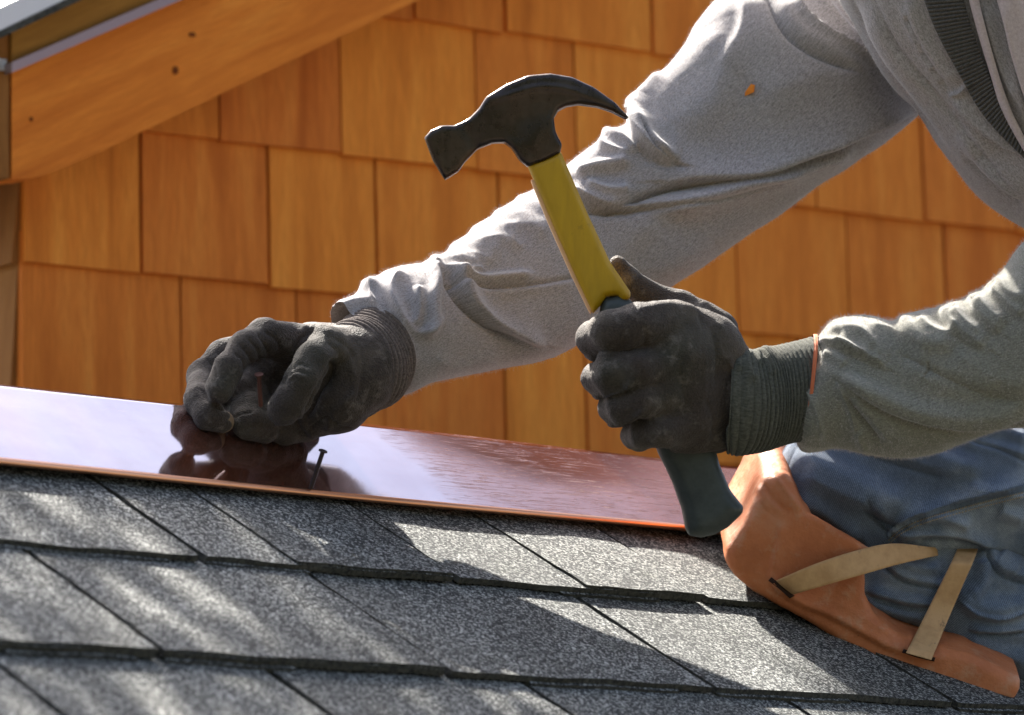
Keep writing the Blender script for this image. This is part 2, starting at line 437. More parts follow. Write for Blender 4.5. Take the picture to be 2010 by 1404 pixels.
coppernail = M('copper nail').set(Base_Color=(.16, .07, .05), Metallic=.6, Roughness=.5).m
rust_elastic = M('orange elastic').set(Base_Color=(.55, .14, .05), Roughness=.8).m

# ------------------------------------------------------------------ ground, far setting
def mk_ground():
    m = M('grassy yard'); co = m.co('Object'); n = m.noise(co, .8, 6, .7)
    m.set(Base_Color=m.ramp(n, [(.35, (.06, .055, .035)), (.7, (.14, .12, .08))]), Roughness=.95, Normal=m.bump(m.noise(co, 30, 4), .6, .03)); return m.m
g = mesh('ground', [(-150, -150, 0), (150, -150, 0), (150, 150, 0), (-150, 150, 0)], [(0, 1, 2, 3)], mk_ground(), origin=(0, 0, 0)); tag(g, kind='structure')

# ------------------------------------------------------------------ shingled gable wall
HW = np.array([math.cos(PSW), math.sin(PSW), 0]); NW = np.array([math.sin(PSW), -math.cos(PSW), 0]); ZZ = np.array([0, 0, 1.0])
WQ = P(1005, 600, 3.98)          # a point of the wall's face
house = empty('gable_house', plane_hit(900, 700, WQ, NW)*np.array([1, 1, 0]))
tag(house, 'orange cedar shingled gable wall with rake board behind the worker', 'house')
def wh(px, py, off=0): return plane_hit(px, py, WQ+NW*off, NW)
def wc(px, py):
    p = wh(px, py)-WQ; return p@HW, p[2]
corner = wc(47, 600)[0]
# level course lines: heights of the butts (read at the wall's face)
zL = [wc(800, 41)[1], wc(800, 320)[1], wc(800, 589)[1]]
exq = (zL[0]-zL[2])/2
zs = [zL[0]+2*exq, zL[0]+exq, zL[0], zL[1], zL[2], zL[2]-exq, zL[2]-2*exq, zL[2]-3*exq]
seen = {3: [(420, 225), (660, 190), (925, 190), (1120, 190), (1330, 200), (1590, 330), (1800, 330)],
        2: [(800, 20), (980, 25), (1270, 60), (1480, 60)],
        4: [(68, 430), (270, 400), (518, 430), (732, 450), (970, 420), (1210, 500), (1438, 560), (1655, 520), (1845, 560)],
        5: [(40, 650), (348, 650), (577, 590), (745, 800), (980, 780), (1142, 780), (1330, 790), (1560, 800), (1790, 820)]}
# slab behind the shingles, following the gable
zb = zs[-1]-.6
def rake_z(h, px0=(870, -22)):   # underside line of the rake board on the wall plane
    a = wc(270, 262); b = wc(660, 76); return a[1]+(h-a[0])*(b[1]-a[1])/(b[0]-a[0])
hA = corner; hApex = wc(1750, 300)[0]; hEnd = 2*hApex-hA
pl = [(hA, zb), (hEnd, zb), (hEnd, rake_z(hA)+.04), (hApex, rake_z(hApex)+.04), (hA, rake_z(hA)+.04)]
V, Fc = prism([WQ+HW*h+ZZ*z-NW*.012 for h, z in pl], -NW*.1)
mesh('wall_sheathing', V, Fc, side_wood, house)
rnd = random.Random(5)
for k in range(1, 8):
    zb_ = zs[k]
    if k in seen: hs = sorted(wc(*p)[0] for p in seen[k])
    else: hs = [hA+.02+rnd.uniform(0, .1)]
    cuts = [hA-.006]+[h for h in hs if h > hA+.01]
    while cuts[-1] < min(hEnd, hA+2.6): cuts.append(cuts[-1]+rnd.uniform(.09, .17))
    for a, b in zip(cuts[:-1], cuts[1:]):
        gap = rnd.uniform(.0011, .0027)*(1.9 if rnd.random() < .45 else 1)
        a2, b2 = a+gap/2, b-gap/2
        if b2-a2 < .008: continue
        top = zb_+exq*1.22
        zmaxa, zmaxb = rake_z(a2)+.03, rake_z(b2)+.03
        if a2 > hApex: zmaxa = zmaxb = rake_z(2*hApex-b2)+.03
        ta, tb = min(top, zmaxa), min(top, zmaxb)
        if ta < zb_+.01: 
            if tb < zb_+.01: continue
            ta = zb_+.01
        j1, j2 = rnd.uniform(-.0015, .0015), rnd.uniform(-.0015, .0015)
        sk_ = rnd.uniform(-.001, .001)
        off = rnd.uniform(-.0008, .0012)
        th_b, th_t = .0095+off, .0025
        def q(h, z, n): return WQ+HW*h+ZZ*z+NW*n
        fa = lambda z: th_b+(th_t-th_b)*(z-zb_)/(exq*1.22)
        V = [q(a2, zb_+j1, -.008), q(b2, zb_+j2, -.008), q(b2-sk_, tb, -.008), q(a2+sk_, ta, -.008),
             q(a2, zb_+j1, th_b), q(b2, zb_+j2, th_b), q(b2-sk_, tb, fa(tb)), q(a2+sk_, ta, fa(ta))]
        mesh('cedar_shingle', V, hexa(0), cedar, house)
# side wall turning the corner (seen edge-on at the far left)
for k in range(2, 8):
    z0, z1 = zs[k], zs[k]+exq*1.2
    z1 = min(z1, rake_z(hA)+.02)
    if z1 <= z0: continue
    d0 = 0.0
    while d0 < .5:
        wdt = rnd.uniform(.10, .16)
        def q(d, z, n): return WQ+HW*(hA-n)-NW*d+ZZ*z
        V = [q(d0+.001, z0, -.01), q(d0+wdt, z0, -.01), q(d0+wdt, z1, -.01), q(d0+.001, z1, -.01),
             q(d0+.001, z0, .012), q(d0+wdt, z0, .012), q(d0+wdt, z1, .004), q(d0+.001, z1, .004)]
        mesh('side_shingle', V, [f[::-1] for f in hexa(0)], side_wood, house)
        d0 += wdt+.002
# rake (barge) board: outline read in the photo, on a plane proud of the wall
OFF = .075
def wl(px, py, off): return plane_hit(px, py, WQ+NW*off, NW)
sl_lo = (76-262)/(660-270); sl_up = (0-140)/(350-25)
def lowline(x): return 262+(x-270)*sl_lo
def uppline(x): return 138+(x-25)*sl_up
XR = 2100
pts = [(23, 352), (60, 349), (100, 339), (140, 323), (200, 296), (270, 262), (XR, lowline(XR)), (XR, uppline(XR)), (23, 139)]
V, Fc = prism([wl(x, y, OFF) for x, y in pts], -NW*.03)
def along_board(mt): return mt
bo = mesh('rake_board', V, Fc, cedar_board, house)
def rebase(o, ang_h=PSW, slope=0.0):
    """turn the object's own axes to follow the board so that its grain runs along it"""
    Rm = (Matrix.Rotation(ang_h, 4, 'Z') @ Matrix.Rotation(-slope, 4, 'Y'))
    o.data.transform(Rm.inverted()); o.rotation_euler = Rm.to_euler()
p1 = wl(270, 262, OFF); p2 = wl(660, 76, OFF); SL = math.atan2((p2-p1)[2], (p2-p1)@HW)
rebase(bo, PSW, SL)
# knots on the board
knotm = M('knot').set(Base_Color=(.16, .04, .01), Roughness=.9, Specular_IOR_Level=.1).m
for (x, y, r) in ((345, 137, 9), (378, 67, 5), (62, 233, 5)):
    c = wl(x, y, OFF+.0012); rr = r/F*2.6
    a = [c+HW*math.cos(t)*rr*(1.0 if x != 378 else 2.2)+ZZ*math.sin(t)*rr*1.25 for t in np.linspace(0, 2*math.pi, 14, endpoint=False)]
    V, Fc = prism(a, -NW*.003); mesh('wood_knot', V, Fc, knotm, house)
# drip edge strip above the board, upper trim board, shingle edge on the dormer roof
def strip(name, lo, up, off, th, mat, slope=True, x0=23, x1=XR):
    V, Fc = prism([wl(x0, lo(x0), off), wl(x1, lo(x1), off), wl(x1, up(x1), off), wl(x0, up(x0), off)], -NW*th)
    o = mesh(name, V, Fc, mat, house); rebase(o, PSW, SL); return o
strip('copper_drip_edge', lambda x: uppline(x)+3, lambda x: uppline(x)-17, OFF+.012, .03, drip_metal)
l3 = lambda x: 62+(x-20)*(-62/92)*.70
strip('frieze_board', lambda x: uppline(x)-12, l3, OFF+.004, .03, trim_wood)
strip('roof_shingle_edge', lambda x: l3(x)+3, lambda x: l3(x)-14, OFF+.03, .25, felt, x0=-6)
strip('roof_shingle_course', lambda x: l3(x)-11, lambda x: l3(x)-58, OFF+.03, .9, lead_white, x0=-40)
# eave fascia returning from the board's lower end, away from the camera
def ret(name, y0, y1, mat, n=.0, depth=.5, x=22):
    a = wl(x, y0, OFF); b = wl(x, y1, OFF)
    V = [a-HW*n, a-HW*n-NW*depth, b-HW*n-NW*depth, b-HW*n, a-HW*(n+.03), a-HW*(n+.03)-NW*depth, b-HW*(n+.03)-NW*depth, b-HW*(n+.03)]
    return mesh(name, V, hexa(0), mat, house)
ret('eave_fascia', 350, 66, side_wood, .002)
ret('eave_flashing', 140, 117, lead_white, .004)
# soffit between board and wall
a = [wl(140, 322, OFF-.028), wl(XR, lowline(XR)-2, OFF-.028)]
V = [a[0], a[1], a[1]-NW*.07, a[0]-NW*.07]; V = np.vstack([V, np.array(V)+ZZ*.02])
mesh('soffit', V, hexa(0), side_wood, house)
# ------------------------------------------------------------------ asphalt roof slope
PS = R(45); PH = R(29.7)
Q0 = P(1005, 1012, 3.13)
HH = np.array([math.cos(PS), math.sin(PS), 0]); SS = np.array([-math.sin(PS)*math.cos(PH), math.cos(PS)*math.cos(PH), math.sin(PH)]); NN = np.cross(HH, SS)
def rp(h, s, n=0): return Q0+HH*h+SS*s+NN*n
def rhs(px, py):
    p = plane_hit(px, py, Q0, NN)-Q0; return p@HH, p@SS
V = [rp(-1.6, -1.6, -.05), rp(1.4, -1.6, -.05), rp(1.4, .13, -.05), rp(-1.6, .13, -.05), rp(-1.6, -1.6, -.016), rp(1.4, -1.6, -.016), rp(1.4, .13, -.016), rp(-1.6, .13, -.016)]
roof = mesh('roof', V, hexa(0), felt, origin=rp(0, 0)); tag(roof, kind='structure')
SB = np.array([-math.sin(PS)*-math.cos(PH), math.cos(PS)*-math.cos(PH), math.sin(PH)])  # the far slope, mirrored
def rb(h, s, n=0): return rp(h, .13)+HH*0-SB*0+(np.array([-math.sin(PS)*math.cos(PH), math.cos(PS)*math.cos(PH), -math.sin(PH)]))*s+np.array([0, 0, 1])*n
V = [rb(-1.6, 0, -.06), rb(1.4, 0, -.06), rb(1.4, .9, -.06), rb(-1.6, .9, -.06), rb(-1.6, 0, -.02), rb(1.4, 0, -.02), rb(1.4, .9, -.02), rb(-1.6, .9, -.02)]
o = mesh('far_roof_slope', V, hexa(0), felt, roof)
EX = .143
known = {1: [-.374, -.158, .077, .30], 2: [-.512, -.286, -.049, .19], 3: [-.640, -.4305, -.218, .02, .24]}
rr_ = random.Random(11)
def shingle(h0, h1, s0, s1, n_b, n_t, thick):
    """one shingle tab: ragged butt and cut edges, bottom at n_b-thick"""
    ns, nh = 11, 13
    hs = np.linspace(h0, h1, nh); ss = np.linspace(s0, s1, ns); V = []
    for b in (0, 1):
        for i, s in enumerate(ss):
            for j, h in enumerate(hs):
                jh = rr_.uniform(-.0012, .0012) if j in (0, nh-1) else 0; js = rr_.uniform(-.0007, .0007) if i == 0 else 0
                if b: jh = js = 0
                n = n_b+(n_t-n_b)*(s-s0)/(s1-s0)
                n += 0.0004*math.sin(h*31+s0*50)+.0003*math.sin(h*77+s*20)
                V.append(rp(h+jh, s+js, n-(thick if b else 0)))
    Q = []; g = lambda b, i, j: b*ns*nh+i*nh+j
    for i in range(ns-1):
        for j in range(nh-1): Q.append((g(0, i, j), g(0, i, j+1), g(0, i+1, j+1), g(0, i+1, j)))
    for j in range(nh-1): Q.append((g(1, 0, j), g(1, 0, j+1), g(0, 0, j+1), g(0, 0, j)))
    for i in range(ns-1):
        Q.append((g(0, i, 0), g(0, i+1, 0), g(1, i+1, 0), g(1, i, 0))); Q.append((g(0, i+1, nh-1), g(0, i, nh-1), g(1, i, nh-1), g(1, i+1, nh-1)))
    o = mesh('asphalt_shingle', V, Q, granule, roof)
    o.data.materials.append(felt)
    nq = (ns-1)*(nh-1)
    for k, p in enumerate(o.data.polygons):
        if k >= nq: p.material_index = 1
    return o
for row in range(0, 9):
    sb = -.1225-EX*(row-1) if row else .02
    cuts = list(known.get(row, []))
    if not cuts: cuts = [-.95+.07*(row % 3)]
    while cuts[0] > -1.25: cuts.insert(0, cuts[0]-rr_.uniform(.19, .25))
    while cuts[-1] < .9: cuts.append(cuts[-1]+rr_.uniform(.19, .25))
    for k, (a, b) in enumerate(zip(cuts[:-1], cuts[1:])):
        if row == 0 and not (-.8 < a < .8): pass
        # each shingle: lower laminate and a raised tab over part of it
        se = sb+EX*1.25 if row else .105
        shingle(a+.0029, b-.0029, sb, se, .0030, -.004, .0042)
        f0 = rr_.choice([0, 0, .28, .4]); f1 = f0+rr_.uniform(.4, .62)
        shingle(a+.0029+(b-a)*f0, min(a+(b-a)*f1, b-.0029), sb-.0028, sb+.012, -.0006, -.0006, .0034)
        f0 = rr_.choice([0, .35, .5])
        if row and rr_.random() < .35:
            shingle(a+.0029+(b-a)*f0, b-.0029, sb+.0005, sb+EX*1.2, .0048, -.0030, .003)

# ------------------------------------------------------------------ copper ridge flashing
t0 = empty('ridge_flashing', rp(-.1, 0, .008)); tag(t0, 'long bent copper flashing sheet laid along the shingled roof ridge', 'flashing')
nh, prof = 160, []
CT = R(9); CB = .0085; SC = SS*math.cos(CT)+NN*math.sin(CT); NC = np.cross(HH, SC); S0 = -.009; C0 = rp(0, S0, CB)
for s in np.linspace(0.0, .092, 22): prof.append((S0+s*math.cos(CT), CB+s*math.sin(CT)+.0004*math.sin(s*40), 0))
prof += [(prof[-1][0]+.0012, prof[-1][1]-.001, 0), (prof[-1][0]+.03, prof[-1][1]-.08, 0)]
hs = np.linspace(-1.2, .55, nh); V = []; UV = []
L = 0; last = None
for i, (s, n, _) in enumerate(prof):
    if last: L += math.hypot(s-last[0], n-last[1])
    last = (s, n)
    for h in hs:
        V.append(rp(h, s, n+.0006*math.sin(h*9+s*30)*(1 if s < .12 else 0))); UV.append((h+.6, L))
Q = [(i*nh+j, i*nh+j+1, (i+1)*nh+j+1, (i+1)*nh+j) for i in range(len(prof)-1) for j in range(nh-1)]
sheet = mesh('copper_sheet', V, Q, copper, t0, smooth=True, uv=UV)
# folded hem at the lower edge
V = []; nr = 9
for k in range(nr):
    a = -math.pi*.5-math.pi*k/(nr-1)
    for h in hs: V.append(rp(h, S0-.0002+.0028*math.cos(-a), .0062+.0024*math.sin(-a)+.0006*math.sin(h*9)))
Q = [(i*nh+j, (i+1)*nh+j, (i+1)*nh+j+1, i*nh+j+1) for i in range(nr-1) for j in range(nh-1)]
mesh('folded_hem', V, Q, hem_copper, t0, smooth=True)

# ------------------------------------------------------------------ nails
def revolve(name, a, b, prof, mat, parent=None, n=16):
    a = np.array(a); b = np.array(b); d = b-a; L = np.linalg.norm(d); d /= L
    u = np.cross(d, [0, 1, .2]); u /= np.linalg.norm(u); v = np.cross(d, u); V = []
    for z, r in prof:
        for k in range(n): V.append(a+d*z*L+(u*math.cos(2*math.pi*k/n)+v*math.sin(2*math.pi*k/n))*r)
    m = len(prof); Q = [(i*n+k, i*n+(k+1) % n, (i+1)*n+(k+1) % n, (i+1)*n+k) for i in range(m-1) for k in range(n)]
    Q += [tuple(range(n))[::-1], tuple(range((m-1)*n, m*n))]
    return mesh(name, V, Q, mat, parent, smooth=False)
def nail(label, head_px, tip, mat):
    hp = np.array(head_px); e = empty('nail', tip); tag(e, label, 'nail', 'roofing nails')
    d = hp-tip; L = np.linalg.norm(d)
    revolve('shank', tip, hp, [(-.02, .0002), (.04, .0015), (.97, .0015), (.985, .0018)], mat, e)
    revolve('nail_head', tip+d*.975, hp+d/L*.0008, [(0, .0018), (.25, .0030), (.8, .0030), (1, .0024)], mat, e)
tip = plane_hit(609, 962, C0, NC)
tt = to_px(tip[None])[2][0]
nail('dark bronze nail standing upright in the copper flashing', P(634, 887, tt-.006), tip, nail_mat)

# ------------------------------------------------------------------ claw hammer
def relief_poly(poly, t, half, h=.0016, rnd_=.003, mod=None, k=None, prof=None):
    """solid whose outline is the polygon (photo px at distance t), half thickness half(x_px,y_px) in metres"""
    poly = np.array(poly, float); lo = poly.min(0)-14; hi = poly.max(0)+14
    a = C(lo[0], hi[1], t); b = C(hi[0], lo[1], t); H_ = np.max(half(*np.meshgrid([lo[0], hi[0], (lo[0]+hi[0])/2], [lo[1], hi[1], (lo[1]+hi[1])/2])))+.01
    G = grid([a[0], a[1], t-H_], [b[0], b[1], t+H_], h)
    X, Y = G[:, :, 0, 0]/t*F+1005, 702-G[:, :, 0, 1]/t*F
    d2 = (poly_sdf(X, Y, poly)/F*t)[:, :, None]; hz = half(X, Y)[:, :, None]
    if prof is not None: hz = hz*prof(d2)
    z = np.abs(G[..., 2]-t)
    q0 = d2+rnd_; q1 = z-hz+rnd_
    f = np.minimum(np.maximum(q0, q1), 0)+np.hypot(np.maximum(q0, 0), np.maximum(q1, 0))-rnd_
    if mod is not None: f = mod(G, f, X, Y)
    V, Q = surface_nets(f, np.array([a[0], a[1], t-H_]), h)
    return V, Q
TH_ = 3.0
ham = empty('claw_hammer', P(1320, 880, TH_)); tag(ham, 'claw hammer with yellow handle and dark rubber grip raised in a gloved fist', 'hammer')
head = [(833,271),(846,256),(868,247),(893,246),(921,232),(940,213),(955,190),(994,166),(1036,149),(1079,145),(1122,152),(1165,172),(1207,202),(1235,232),(1228,233),(1200,219),(1173,210),(1135,205),(1112,209),(1096,217),(1087,232),(1090,258),(1103,284),(1099,301),(1070,316),(1036,328),(1019,314),(1003,290),(989,280),(966,281),(938,292),(912,318),(900,336),(873,353),(850,316)]
def hhalf(x, y):
    base = np.interp(x, [835, 868, 885, 925, 950, 1000, 1080, 1150, 1235], [.0125, .0125, .0105, .0085, .0105, .0125, .0125, .0125, .0125])
    return base
def hmod(G, f, X, Y):
    # the claw is split down the middle towards its tips, and thins
    x = X[:, :, None]; z = np.abs(G[..., 2]-TH_)
    slot = .0005+.0032*sstep(1120, 1235, x)
    return np.where(x > 1118, np.maximum(f, slot-z), f)
V, Q = relief_poly(head, TH_, hhalf, .0013, .0032, hmod); V = W(V)
N = vnormals(V, Q); V = V+N*strokes(V, N, [([(905,238),(925,270),(935,292)],10,-.8),([(955,200),(1000,186),(1060,170),(1120,176),(1180,200)],7,1.0,'r'),([(1000,285),(1010,240),(1080,215),(1090,222)],26,-1.0),([(1040,300),(1060,240),(1050,200)],20,.6)])[:, None]
V = V+N*(.0001*noise(V*120))[:, None]
mesh('hammer_head', V, Q, steel, ham, smooth=True)
hd = [(1034,322),(1100,296),(1150,412),(1198,515),(1238,574),(1236,586),(1219,592),(1212,580),(1190,582),(1178,600),(1163,616),(1158,604),(1128,540),(1084,440)]
V, Q = relief_poly(hd, TH_, lambda x, y: .0105+0*x, .0013, .005); V = W(V)
mesh('yellow_handle', V, Q, yellow, ham, smooth=True)
# pale edge along the handle's front
pe = [(1044,352),(1080,440),(1126,543),(1157,607),(1163,618),(1168,602),(1140,548),(1096,450),(1056,352)]
V, Q = relief_poly(pe, TH_-.0, lambda x, y: .0068+0*x, .0012, .0018); V = W(V)-RT*.0012
mesh('handle_edge', V, Q, orange_side, ham, smooth=True)
gr = [(1186,584),(1214,578),(1240,590),(1300,690),(1370,800),(1404,880),(1412,915),(1432,962),(1459,996),(1456,1008),(1428,1036),(1402,1050),(1374,1056),(1352,1052),(1345,1038),(1338,1000),(1320,950),(1292,892),(1270,830),(1220,720),(1176,620),(1178,600)]
V, Q = relief_poly(gr, TH_, lambda x, y: .0135+.002*sstep(950, 1050, y)-.001*np.cos((y-880)/40), .0014, .010); V = W(V)
N = vnormals(V, Q); V = V+N*strokes(V, N, [([(1300,900),(1340,960),(1365,1045)],9,-.8),([(1395,900),(1420,960),(1440,1010)],9,.9)])[:, None]
mesh('rubber_grip', V, Q, rubber, ham, smooth=True)

# ------------------------------------------------------------------ the worker
person = empty('person', rp(.30, -.20)); 
tag(person, 'kneeling roofer in grey sweatshirt, jeans and dark gloves swinging a hammer', 'person')

def sdf_mesh(chs, h=.0019, k=.006, kc=.004, extra=None):
    lo, hi = box_of(chs); G = grid(lo, hi, h); f = None
    for c in chs:
        e = chain_sdf(G, c, kc); f = e if f is None else smin(f, e, k)
    if extra is not None: f = extra(G, f)
    V, Q = surface_nets(f, lo, h); V = W(V); return V, Q, vnormals(V, Q)
def smooth_mesh(V, Q, it=2):
    for _ in range(it):
        A = np.zeros_like(V); n = np.zeros(len(V))
        for k in range(4):
            for o in (1, 3): np.add.at(A, Q[:, k], V[Q[:, (k+o) % 4]]); np.add.at(n, Q[:, k], 1)
        V = V*.4+A/n[:, None]*.6
    return V

# --- left glove, pinching a nail down on the copper
def rest(x, y, r, lift=0):       # distance at which a ball of that outline just sits on the copper
    lo_, hi_ = 2.8, 3.4
    for _ in range(40):
        t = (lo_+hi_)/2; dd = (P(x, y, t)-C0)@NC-r/F*t-lift
        if dd > 0: lo_ = t
        else: hi_ = t
    return lo_
def seat(ch): return [(x, y, min(t, rest(x, y, r)), r) for x, y, t, r in ch]
LG = dict(
 index=[(575,680,3.035,46),(520,662,3.015,38),(480,682,2.998,32),(448,724,2.984,30),(430,766,2.978,29)],
 middle=[(520,680,3.06,42),(440,700,3.05,34),(398,740,3.045,31),(392,788,3.035,30),(410,816,3.02,29),(434,828,3.006,24)],
 ring=[(555,710,3.105,44),(508,760,3.095,36),(484,806,3.075,34),(486,832,3.062,31),(520,842,3.055,30)],
 pinky=[(620,765,3.10,52),(566,800,3.09,40),(540,830,3.07,36),(560,846,3.058,28),(600,838,3.05,32)],
 thumb=[(690,690,3.045,52),(645,680,3.005,40),(616,706,2.985,37),(594,748,2.976,37),(574,786,2.978,36),(558,804,2.982,34)],
 palm=[(560,700,3.06,60),(640,710,3.045,76),(690,720,3.035,82)],
 heel=[(700,740,3.03,78),(660,780,3.025,72),(620,800,3.03,60)],
 fill=[(462,775,3.10,40),(500,750,3.105,44),(560,780,3.10,46),(590,800,3.09,46)],
 wrist=[(670,726,3.03,82),(705,716,3.035,84)],
)
for k in LG: LG[k] = seat(LG[k])
V, Q, N = sdf_mesh(list(LG.values()), .0012, .0022, .004)
V = smooth_mesh(V, Q, 3); N = vnormals(V, Q)
LS = [([(545,690),(560,720),(545,760)],16,-3.0,'r'),([(664,702),(648,735),(625,770),(600,826)],6,4.0,'c'),([(664,702),(650,735),(642,765)],10,-1.4,'r'),
 ([(505,650),(524,680),(530,715)],4,2.2,'c'),([(472,676),(492,700),(498,724)],3.5,2.0,'c'),([(458,690),(478,708),(482,734)],3.5,1.8,'c'),([(484,660),(508,688),(510,716)],3.5,2.0,'c'),
 ([(520,648),(545,668),(552,690)],4,1.8,'c'),([(590,660),(605,640),(655,652)],9,1.6,'r'),([(578,700),(592,664),(622,642)],5,2.2,'c'),([(562,748),(580,736),(600,744)],5,1.6,'r'),([(566,722),(588,712),(610,722)],3.5,2.0,'c'),
 ([(560,738),(580,728),(604,736)],3.5,1.6,'c'),([(640,668),(665,690),(672,720)],5,1.6,'c'),([(655,660),(690,690),(700,740)],5,1.2,'c'),
 ([(688,700),(696,760),(668,820)],8,1.8,'r'),([(640,850),(665,800),(700,770)],7,1.8,'r'),([(620,860),(600,840),(590,815)],5,1.6,'r'),([(660,840),(640,820),(600,850)],4,2.0,'c'),([(655,826),(668,842),(690,842)],4,1.6,'c'),
 ([(420,784),(428,800),(446,806)],4,2.4,'c'),([(404,700),(420,720),(424,745)],5,1.8,'c'),([(384,760),(400,770),(408,790)],4,1.2,'c'),([(540,640),(580,636),(640,645)],10,1.0,'r'),([(448,830),(470,812),(500,806)],5,2.0,'c'),([(470,852),(500,838),(540,842)],4,1.5,'c'),
 ([(520,860),(560,845),(600,852)],5,1.5,'c'),([(700,660),(712,720),(700,790)],4,1.2,'c')]
V = V+N*strokes(V, N, LS)[:, None]+N*(.0010*noise(V*55)-.0016*np.abs(noise(V*np.array([70, 70, 35])))+.0004*noise(V*170))[:, None]
gl = mesh('glove', V, Q, glove_mat, person, smooth=True); gl['label'] = 'dark knit glove pinching a nail against the copper'
tipm = M('worn_tan fingertip').set(Base_Color=(.26, .18, .105), Roughness=.7).m
V, Q, N = sdf_mesh([[(431,829,2.998,24),(438,829,2.994,22)]], .0013); V = V+N*(.0005*noise(V*200))[:, None]
mesh('worn_fingertip', V, Q, tipm, gl, smooth=True)
# --- ribbed cuff of that glove
def ribbed(name, secs, nrib, amp, mat, parent, nu=260, nv=140, label=None, irregular=1.0, S=None):
    V, Q, N, uv, (l, ph) = loft(secs, nu, nv)
    u = l/l.max(); wob = irregular*(.35*np.sin(ph*2+1)+.25*np.sin(ph*3+u*5))
    rb_ = np.abs(np.sin((u*nrib+wob*.6)*math.pi))**.7
    d = amp*rb_+amp*.6*np.sin(u*nrib*.9+ph*2)*irregular+.0004*noise(V*300)
    H = strokes(V, N, S) if S else 0
    V = V+N*(d+H)[:, None]
    o = mesh(name, V, Q, mat, parent, smooth=True, uv=uv)
    if label: o['label'] = label
    return o
ribbed('knit_cuff', [(664,652,690,800,3.032,.80),(672,638,704,818,3.034,.90),(690,622,742,806,3.045,.96),(708,611,785,774,3.058,1.0)], 11, .0015, rib_glove, gl)

# --- far sleeve
T0, T1 = 3.09, 3.36
far = [(654,606,768,770,3.066,.85),(700,588,806,774,3.072,.9),(742,540,850,752,3.082,.95),(790,524,905,738,3.096,.9),(842,514,960,726,3.111,.85),(935,452,1085,690,3.145,.8),
 (1060,362,1210,620,3.185,.72),(1150,290,1330,546,3.20,.68),(1236,232,1430,484,3.215,.64),(1262,178,1520,424,3.23,.62),(1330,105,1620,354,3.245,.6),(1380,30,1720,282,3.265,.58),(1425,-22,1800,222,3.295,.52),(1500,-130,1900,120,3.33,.5),(1620,-240,2000,40,3.35,.5)]
FS = [([(1180,420),(1310,372),(1450,352),(1600,302),(1795,226)],6,8,'c'),([(1120,412),(1250,412),(1400,390),(1540,345)],7,5,'c'),([(870,560),(960,566),(1060,556),(1150,540)],6,5,'c'),([(862,540),(900,590),(960,640),(1030,668)],4,5,'c'),([(1262,250),(1285,300),(1340,330)],5,5,'c'),([(1000,700),(1120,640),(1250,560),(1400,470)],40,3,'r'),([(1500,-20),(1540,60),(1600,110),(1690,150)],6,4,'c'),
 # cuff and gathered wrist
 ([(655,612),(700,596),(742,600),(762,640)],10,3.0,'s'),([(742,545),(735,590),(760,640),(800,680),(815,720)],7,-2.5,'c'),
 ([(700,575),(740,560),(770,590),(790,640),(806,700)],12,3.5,'r'),([(790,530),(775,570),(790,620),(815,650)],11,-4.5,'v'),
 ([(842,520),(855,545),(850,590),(846,640),(825,655)],12,5.5,'r'),([(820,560),(822,600),(815,640)],9,-4,'v'),
 ([(862,530),(890,545),(915,590),(960,632),(1010,655),(1060,668)],9,7,'s'),
 ([(880,548),(940,552),(1000,545),(1045,540)],10,5.0,'r'),([(870,565),(960,572),(1060,560),(1140,545)],12,-3.5,'v'),
 ([(842,516),(900,520),(945,520)],12,3.2,'r'),([(900,540),(950,530)],6,-2.5,'v'),
 ([(880,495),(940,490),(985,500)],22,2.4,'r'),([(895,514),(930,506),(968,516)],9,-1.2,'v'),
 ([(920,460),(975,458),(1020,470)],24,2.0,'r'),([(940,480),(985,472),(1030,488)],10,-1.3,'v'),([(965,430),(1010,425),(1060,445),(1085,445)],20,2.6,'r'),([(985,450),(1040,448),(1070,466)],10,-1.4,'v'),
 ([(1010,398),(1060,405),(1090,420)],18,2.2,'r'),([(1115,372),(1150,390),(1200,405),(1250,405)],9,5.5,'s'),([(1130,345),(1170,330),(1215,322),(1240,318)],12,5.0,'r'),
 ([(1150,362),(1195,375),(1240,372)],12,-4.5,'v'),([(1180,275),(1190,290),(1235,305)],10,-3.8,'v'),([(1180,260),(1225,275),(1250,300)],12,4.2,'r'),
 ([(1236,232),(1250,270),(1285,305),(1330,322)],9,7.5,'s'),([(1262,185),(1258,225),(1275,275),(1310,312)],14,4.5,'r'),([(1246,240),(1252,200),(1300,140)],9,-3,'v'),
 ([(1250,405),(1330,398),(1420,370),(1560,330)],14,-7,'v'),([(1160,560),(1240,470),(1290,430)],30,2.0,'r'),
 ([(1310,355),(1450,345),(1600,290),(1790,222)],18,9,'s'),([(1300,420),(1440,375),(1560,330),(1680,285)],22,-10,'v'),
 ([(1550,-10),(1575,40),(1640,90),(1720,130)],9,-8,'c'),([(1530,-10),(1560,55),(1630,105),(1700,150)],14,3.5,'r'),([(1600,-20),(1660,60),(1710,110)],12,3.5,'r'),
 ([(1380,60),(1420,120),(1400,190),(1330,260)],40,3.5,'r'),([(1462,-10),(1455,60),(1415,140)],16,2.0,'s'),([(1480,200),(1600,150),(1700,150)],50,-3,'v'),
 ([(1000,640),(1120,570),(1200,500)],30,1.6,'r'),([(850,700),(900,720),(980,700)],16,1.6,'r'),([(800,650),(840,650),(870,620)],9,-2.2,'v')]
def cloth_noise(V, l, ph, amp, fl=9, fp=2.0, seed=0):
    q = np.stack([l*fl+ph*.6, ph*fp/math.pi, np.full_like(l, 3.7+seed)], 1); q2 = q*2.1+5
    r1 = 1-2*np.abs(noise(q)); r2 = 1-2*np.abs(noise(q2))
    seam = .5+.5*np.cos(ph-math.pi)
    return amp*((r1-.6)*1.0+.4*(r2-.6))
